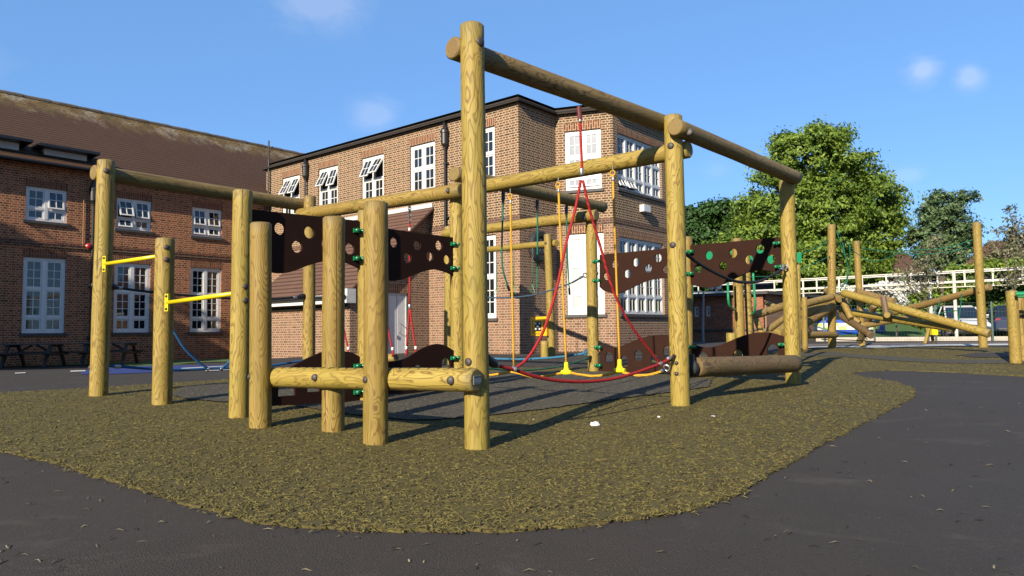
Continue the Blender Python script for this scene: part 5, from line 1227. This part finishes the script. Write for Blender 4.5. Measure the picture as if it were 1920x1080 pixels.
    if chequer:
        for k, mt in enumerate(chequer):
            for sgn in (-1, 1):
                mb = MB()
                for i in range(9):
                    for j in range(2):
                        if (i+j+k) % 2 == 0: x0 = -1.75+i*.38; mb.box((x0,sgn*.892-.006,.45+j*.17),(x0+.38,sgn*.892+.006,.62+j*.17))
                link('chequer_band', mb.mesh(), mt, root, M)
            mb = MB()
            for i in range(4):
                for j in range(2):
                    if (i+j+k) % 2 == 0: mb.box((-2.035,-.68+i*.34,.50+j*.15),(-2.02,-.34+i*.34,.65+j*.15))
            link('rear_chequer_band', mb.mesh(), mt, root, M)
    return root
def paint(n, c, metal=.0): return simple(n, c, .35, metal, .35)
def gnd(px, d): p = P(px, 600, d); return (p.x, d, gz(p.x, d))
car('parked_car', 'silver small car parked behind the tall far log post, facing right', gnd(1795, 33), R(-107), paint('silver_paint', (.72,.72,.72), .1))
car('parked_car', 'dark blue car seen from the rear at the right edge, beside the short post pair', gnd(1888, 34.5), R(66), paint('navy_paint', (.012,.025,.07)))
car('parked_car', 'bright blue car with white and lime chequered bands behind the log frame', gnd(1572, 38), R(165), paint('blue_paint', (.01,.07,.42)), chequer=(simple('lime_reflective', (.55,.75,.2), .3), simple('white_reflective', (.75,.8,.8), .3)))
car('parked_van', 'pale grey van parked behind the brown strap of the log frame', gnd(1628, 46), R(175), paint('pale_grey_paint', (.45,.47,.52)), 'van')
vn = car('parked_van', 'white van with an orange stripe seen low between the timber posts', gnd(1450, 56), R(170), paint('white_paint', (.75,.75,.75), 0), 'van')
mb = MB(); vm = T(*gnd(1450, 56)) @ Matrix.Rotation(R(170), 4, 'Z')
for sgn in (-1, 1): mb.box((-2.3,sgn*.955-.01,.78),(1.3,sgn*.955+.01,1.02))
link('orange_stripe', mb.mesh(), simple('orange_stripe', (.75,.12,.03), .4), vn, vm)
mb = MB(); a = P(1431, 589, 36); mb.box((a.x-.3,36,a.z-.12),(a.x+.02,36.03,a.z+.12)); o = link('wall_sign', mb.mesh(), WHITE, None, Matrix()); tag(o, 'small white sign on a dark post beside the green grab poles', 'sign')
mb = MB(); mb.tube([(a.x-.14,36.06,gz(a.x,36)),(a.x-.14,36.06,a.z+.1)], .03, 8); link('sign_post', mb.mesh(), BLACKM, o, Matrix())
# folding yellow board and pale easel by the white line
p = G(1737, 645); es = empty('easel', p, 'small timber easel with a yellow top near the white line', 'easel')
mb = MB(); a = P(1734, 645, p.y); b = P(1744, 607, p.y+.3); c = P(1750, 644, p.y+.6); mb.tube([a, b], .05, 6); link('leg', mb.mesh(), WOOD, es, Matrix()); mb = MB(); mb.tube([b, c], .05, 6); link('leg', mb.mesh(), WOODW, es, Matrix())
mb = MB(); mb.box((b.x-.02,b.y-.15,b.z-.36),(b.x+.16,b.y+.2,b.z+.02)); link('yellow_head', mb.mesh(bevel=.01), YELM, es, Matrix())

# ------------------------------------------------------------------ picnic tables
def picnic(px, d, rz, label):
    p = P(px, 660, d); z = gz(p.x, d); root = empty('picnic_table', (p.x, d, z), label, 'picnic table', 'dark picnic tables by the brick wing'); M = T(p.x, d, z) @ Matrix.Rotation(rz, 4, 'Z')
    h = .70; mb = MB()
    for i in range(5): mb.box((-.80,-.36+i*.147,h-.035),(.80,-.36+i*.147+.135,h))
    link('table_top', mb.mesh(bevel=.004), simple('worn_grey_boards', (.10,.09,.085), .8, var=.3), root, M)
    for sg in (-1, 1):
        mb = MB()
        for k in range(2): y0 = sg*.62-.13+k*.13; mb.box((-.80,y0,.40),(.80,y0+.12,.435))
        link('bench_seat', mb.mesh(bevel=.004), PICN, root, M)
        mb = MB(); mb.box((sg*.62-.03,-.72,.34),(sg*.62+.03,.72,.40)); mb.box((sg*.62-.03,-.36,h-.11),(sg*.62+.03,.36,h-.036))
        link('cross_bearer', mb.mesh(), PICN, root, M)
        for s2 in (-1, 1):
            mb = MB(); a = Vector((sg*.57, s2*.26, h-.04)); b = Vector((sg*.57, s2*.66, 0)); mb.tube([a, b], .055, 4); link('leg', mb.mesh(), PICN, root, M)
        mb = MB(); mb.tube([(sg*.55,0,.37),(sg*.06,0,h-.05)], .04, 4); link('brace', mb.mesh(), PICN, root, M)
picnic(64, 21.8, R(8), 'dark timber picnic table at the far left in the shade of the brick wing')
picnic(207, 22.9, R(8), 'dark timber picnic table half hidden behind the leftmost timber post')

# ------------------------------------------------------------------ trees
def leaves(name, blobs, n, size, m, seed, parent=None, clump=.55, per=26, shell=.55, W_=None, droop=.2, kind=None):
    rs_ = np.random.RandomState(seed); B = np.array(blobs, float); vol = (B[:,3]*B[:,4]*B[:,5])**(2/3.); pr = vol/vol.sum()
    nc = max(1, n//per); bi = rs_.choice(len(B), nc, p=pr)
    d = rs_.normal(size=(nc, 3)); d /= np.linalg.norm(d, axis=1)[:, None]
    rr = shell+(1.04-shell)*rs_.uniform(0, 1, nc)**.6; rr *= 1+.10*rs_.normal(size=nc)
    cc = B[bi, :3]+d*rr[:, None]*B[bi, 3:6]
    cs = clump*rs_.uniform(.6, 1.35, nc)
    c = np.repeat(cc, per, 0); s = np.repeat(cs, per); N_ = len(c)
    off = rs_.normal(size=(N_, 3))*np.array([.5, .5, .28]); c = c+off*s[:, None]
    dn = np.repeat(d, per, 0)
    nrm = dn*.75+rs_.normal(size=(N_, 3))*.5+np.array([0, 0, .38]); nrm /= np.linalg.norm(nrm, axis=1)[:, None]
    t = np.cross(nrm, rs_.normal(size=(N_, 3))); t /= np.linalg.norm(t, axis=1)[:, None]; b = np.cross(nrm, t)
    l = size*rs_.uniform(.6, 1.3, N_)[:, None]; w_ = l*.5
    v0 = c-t*l; v1 = c+b*w_+nrm*l*.12; v2 = c+t*l-nrm*l*droop; v3 = c-b*w_+nrm*l*.12
    V = np.stack([v0, v1, v2, v3], 1).reshape(-1, 3); idx = np.arange(N_)*4
    F = np.stack([idx, idx+1, idx+2, idx+3], 1)
    me = bpy.data.meshes.new(name); me.vertices.add(len(V)); me.vertices.foreach_set('co', V.ravel()); me.loops.add(N_*4); me.loops.foreach_set('vertex_index', F.ravel()); me.polygons.add(N_); me.polygons.foreach_set('loop_start', idx); me.polygons.foreach_set('loop_total', np.full(N_, 4)); me.update()
    return link(name, me, m, parent, W_ or Matrix())
def limbs(base, tips, r, parent, seed, m=BARK, name='trunk'):
    rd = random.Random(seed); mb = MB(); top = Vector((base[0], base[1], base[2])); 
    fork = top+Vector((0, 0, (min(t[2] for t in tips)-base[2])*.55+.5))
    mb.tube(catmull([top-Vector((0,0,.3)), top.lerp(fork, .5)+Vector((rd.uniform(-.1,.1),0,0)), fork], 4), [r*1.35]+[r]*8 if False else r, 10)
    for t in tips:
        t = Vector(t); mid = fork.lerp(t, .5)+Vector((rd.uniform(-.5,.5), rd.uniform(-.5,.5), rd.uniform(0,.6))); pts = catmull([fork-Vector((0,0,.3)), mid, t], 5)
        mb.tube(pts, [r*.6*(1-i/(len(pts)-1))+min(.03, r*.3) for i in range(len(pts))], 7)
        for j in range(3):
            k = pts[4+j*2 if 4+j*2 < len(pts) else -2]; mb.tube([k, k+Vector((rd.uniform(-1.4,1.4), rd.uniform(-1.4,1.4), rd.uniform(.2,1.4)))*min(1, r*4)], [r*.18, .012], 5)
    return link(name, mb.mesh(), m, parent, Matrix())
def blob(px, py, rpx, d, ry=None, dep=1.0):
    p = P(px, py, d); r = rpx/FPX*d; return (p.x, p.y, p.z, r, r*dep, (ry or rpx)/FPX*d)
def tree(px, d, blobs, n, size, m, seed, label, r=.3, name='tree', clump=.55, shell=.55, tr=None, cat='tree', per=26):
    p = P(px, 600, d); z = gz(p.x, d) if d < 60 else .3; root = empty(name, (p.x, d, z), label, cat, 'trees beyond the playground')
    tips = tr or [(b[0], b[1], b[2]+b[5]*.3) for b in blobs[:7]]
    limbs((p.x, d, z), tips, r, root, seed); leaves('crown', blobs, n, size, m, seed, root, clump, shell=shell, per=per); return root
tree(1530, 44, [blob(1515,300,72,44,52), blob(1600,385,82,45,56), blob(1455,395,66,43,54), blob(1535,400,90,44,66), blob(1615,455,68,45,44), blob(1440,470,74,43,48), blob(1530,490,100,43,50), blob(1545,262,38,44,28), blob(1595,305,38,44,20), blob(1652,372,36,45,24),
      blob(1672,420,26,45,16), blob(1415,430,38,42,24), blob(1448,325,34,43,22), blob(1480,268,30,44,20), blob(1370,480,45,41,30), blob(1640,335,24,45,14), blob(1660,460,22,45,14), blob(1640,500,26,43,24)], 100000, .125, LEAF1, 11, 'tall yellow-green tree with a double-domed crown right of the climbing frame', .38, clump=.62, shell=.62, per=110)
tree(1340, 52, [blob(1340,440,62,52,52), blob(1295,450,50,52,42), blob(1385,430,55,53,44), blob(1350,500,90,52,45), blob(1310,405,30,52,20), blob(1350,398,34,52,20)], 42000, .14, LEAF0, 12, 'dense dark green tree behind the tall yellow-green one, right of the brick block', .35, clump=.6, shell=.75, per=70)
tree(1770, 40, [blob(1765,400,36,40,32), blob(1735,445,28,40,40), blob(1790,430,36,40,38), blob(1765,475,44,40,28), blob(1757,368,13,40,14), blob(1808,372,18,40,14), blob(1815,450,18,41,30)], 15000, .10, LEAF2, 13, 'loose blue-green tree behind the tallest far log post', .10, clump=.36, shell=.35, per=45)
tree(1892, 38, [blob(1900,440,26,38,26), blob(1890,480,36,38,22), blob(1930,455,40,38,40), blob(1893,400,8,38,16), blob(1862,470,12,38,18)], 3600, .085, LEAF3, 14, 'thin bronze-leaved tree with pale blossom at the right edge', .06, clump=.32, shell=.25)
tree(1737, 27.5, [blob(1725,500,36,27.5,36), blob(1750,470,26,27.5,32), blob(1715,525,30,27.5,18), blob(1735,545,28,27.5,12)], 1300, .055, LEAF3, 15, 'slender sapling with small bronze leaves in front of the railings', .028, clump=.28, shell=.1)
tree(1905, 26.5, [blob(1900,520,22,26.5,22), blob(1915,480,24,26.5,38)], 700, .055, LEAF3, 16, 'spindly sapling with bronze leaves crossing the railings at the right edge', .028, clump=.28, shell=.1)
tree(1680, 33, [blob(1678,552,26,33,20), blob(1655,540,22,33,9), blob(1700,540,20,33,10), blob(1580,545,26,32,8)], 3200, .09, BLOSS, 17, 'white blossoming bush under the railings', .03, name='bush', clump=.25, shell=.2, cat='bush')
# hedge and ivy under the walkway
hb_ = []
for i in range(18): hb_.append(blob(1650+i*22, 575+(4 if i % 2 else -3), 22, plane(1650+i*22, 570, FP.A, FP.B).y-1.3, 43, .8))
hg = empty('hedge', (P(1780,630,42).x, 42, gz(P(1780,630,42).x, 42)), 'thick green ivy hedge under the railings behind the parked cars', 'hedge')
leaves('foliage', hb_, 42000, .12, LEAFH, 21, hg, .34, shell=.8, per=40)
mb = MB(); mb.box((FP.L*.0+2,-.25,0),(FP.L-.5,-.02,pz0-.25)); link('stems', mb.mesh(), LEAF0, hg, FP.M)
hg2 = empty('hedge', (P(1500,630,48).x, 48, .4), 'dark green hedge seen through the ladder frame and the far logs', 'hedge')
leaves('foliage', [blob(1395+i*25, 579, 20, 47, 24, .8) for i in range(11)], 16000, .13, LEAF0, 24, hg2, .36, shell=.75, per=40)
hb2 = [blob(1280+i*34, 505+(i*37 % 13), 36, 58+(i % 3), 30, .8) for i in range(11)]
ww_ = leaves('woodland', hb2, 26000, .2, LEAF0, 22, None, .6, shell=.75, per=50); tag(ww_, 'dark belt of foliage far behind the railings', None, None, 'stuff')
hh = [blob(1845+i*16, 500, 14, 36, 11, 1.0) for i in range(6)]+[blob(1800,508,26,36,9)]
h2 = empty('hedge', (P(1860,600,36).x, 36, .4), 'yellow-green hedge top peeping over the right-hand railings', 'hedge'); leaves('foliage', hh, 7000, .09, LEAF1, 23, h2, .25, shell=.7)
gb_ = MB()
p0 = P(1632,628,35); p1 = P(1765,628,35); gb_.quad([(p0.x,35,gz(p0.x,35)+.02),(p1.x,35,gz(p1.x,35)+.02),(p1.x+1.5,42,gz(p1.x,42)+.95),(p0.x+1.5,42,gz(p0.x,42)+.95)])
tag(link('grass_bank', gb_.mesh(recalc=False), GRASSM, None, Matrix()), 'short grass bank below the hedge', None, None, 'structure')
# a broad tree just outside the left edge of the view, whose shade falls on the brick wing and the picnic tables
SB = [(-21.8,10.2,8.0,3.0,2.6,2.4),(-24,9.5,8.0,3.2,3,2.8),(-19.9,11.2,7.0,2.0,1.8,1.6),(-26.5,9,7.5,3,3,2.6),(-21.5,9.8,5.6,3.6,2.6,2.2),(-23.5,9.8,5.4,3,2.6,2.2)]
rt = empty('tree', (-22.5, 9.8, .1), 'broad shade tree standing just left of the view, in front of the brick wing', 'tree', 'trees beyond the playground')
limbs((-22.5, 9.8, .1), [(b[0], b[1], b[2]) for b in SB], .3, rt, 31); leaves('crown', SB, 42000, .22, LEAF1, 31, rt, .6, shell=.3)
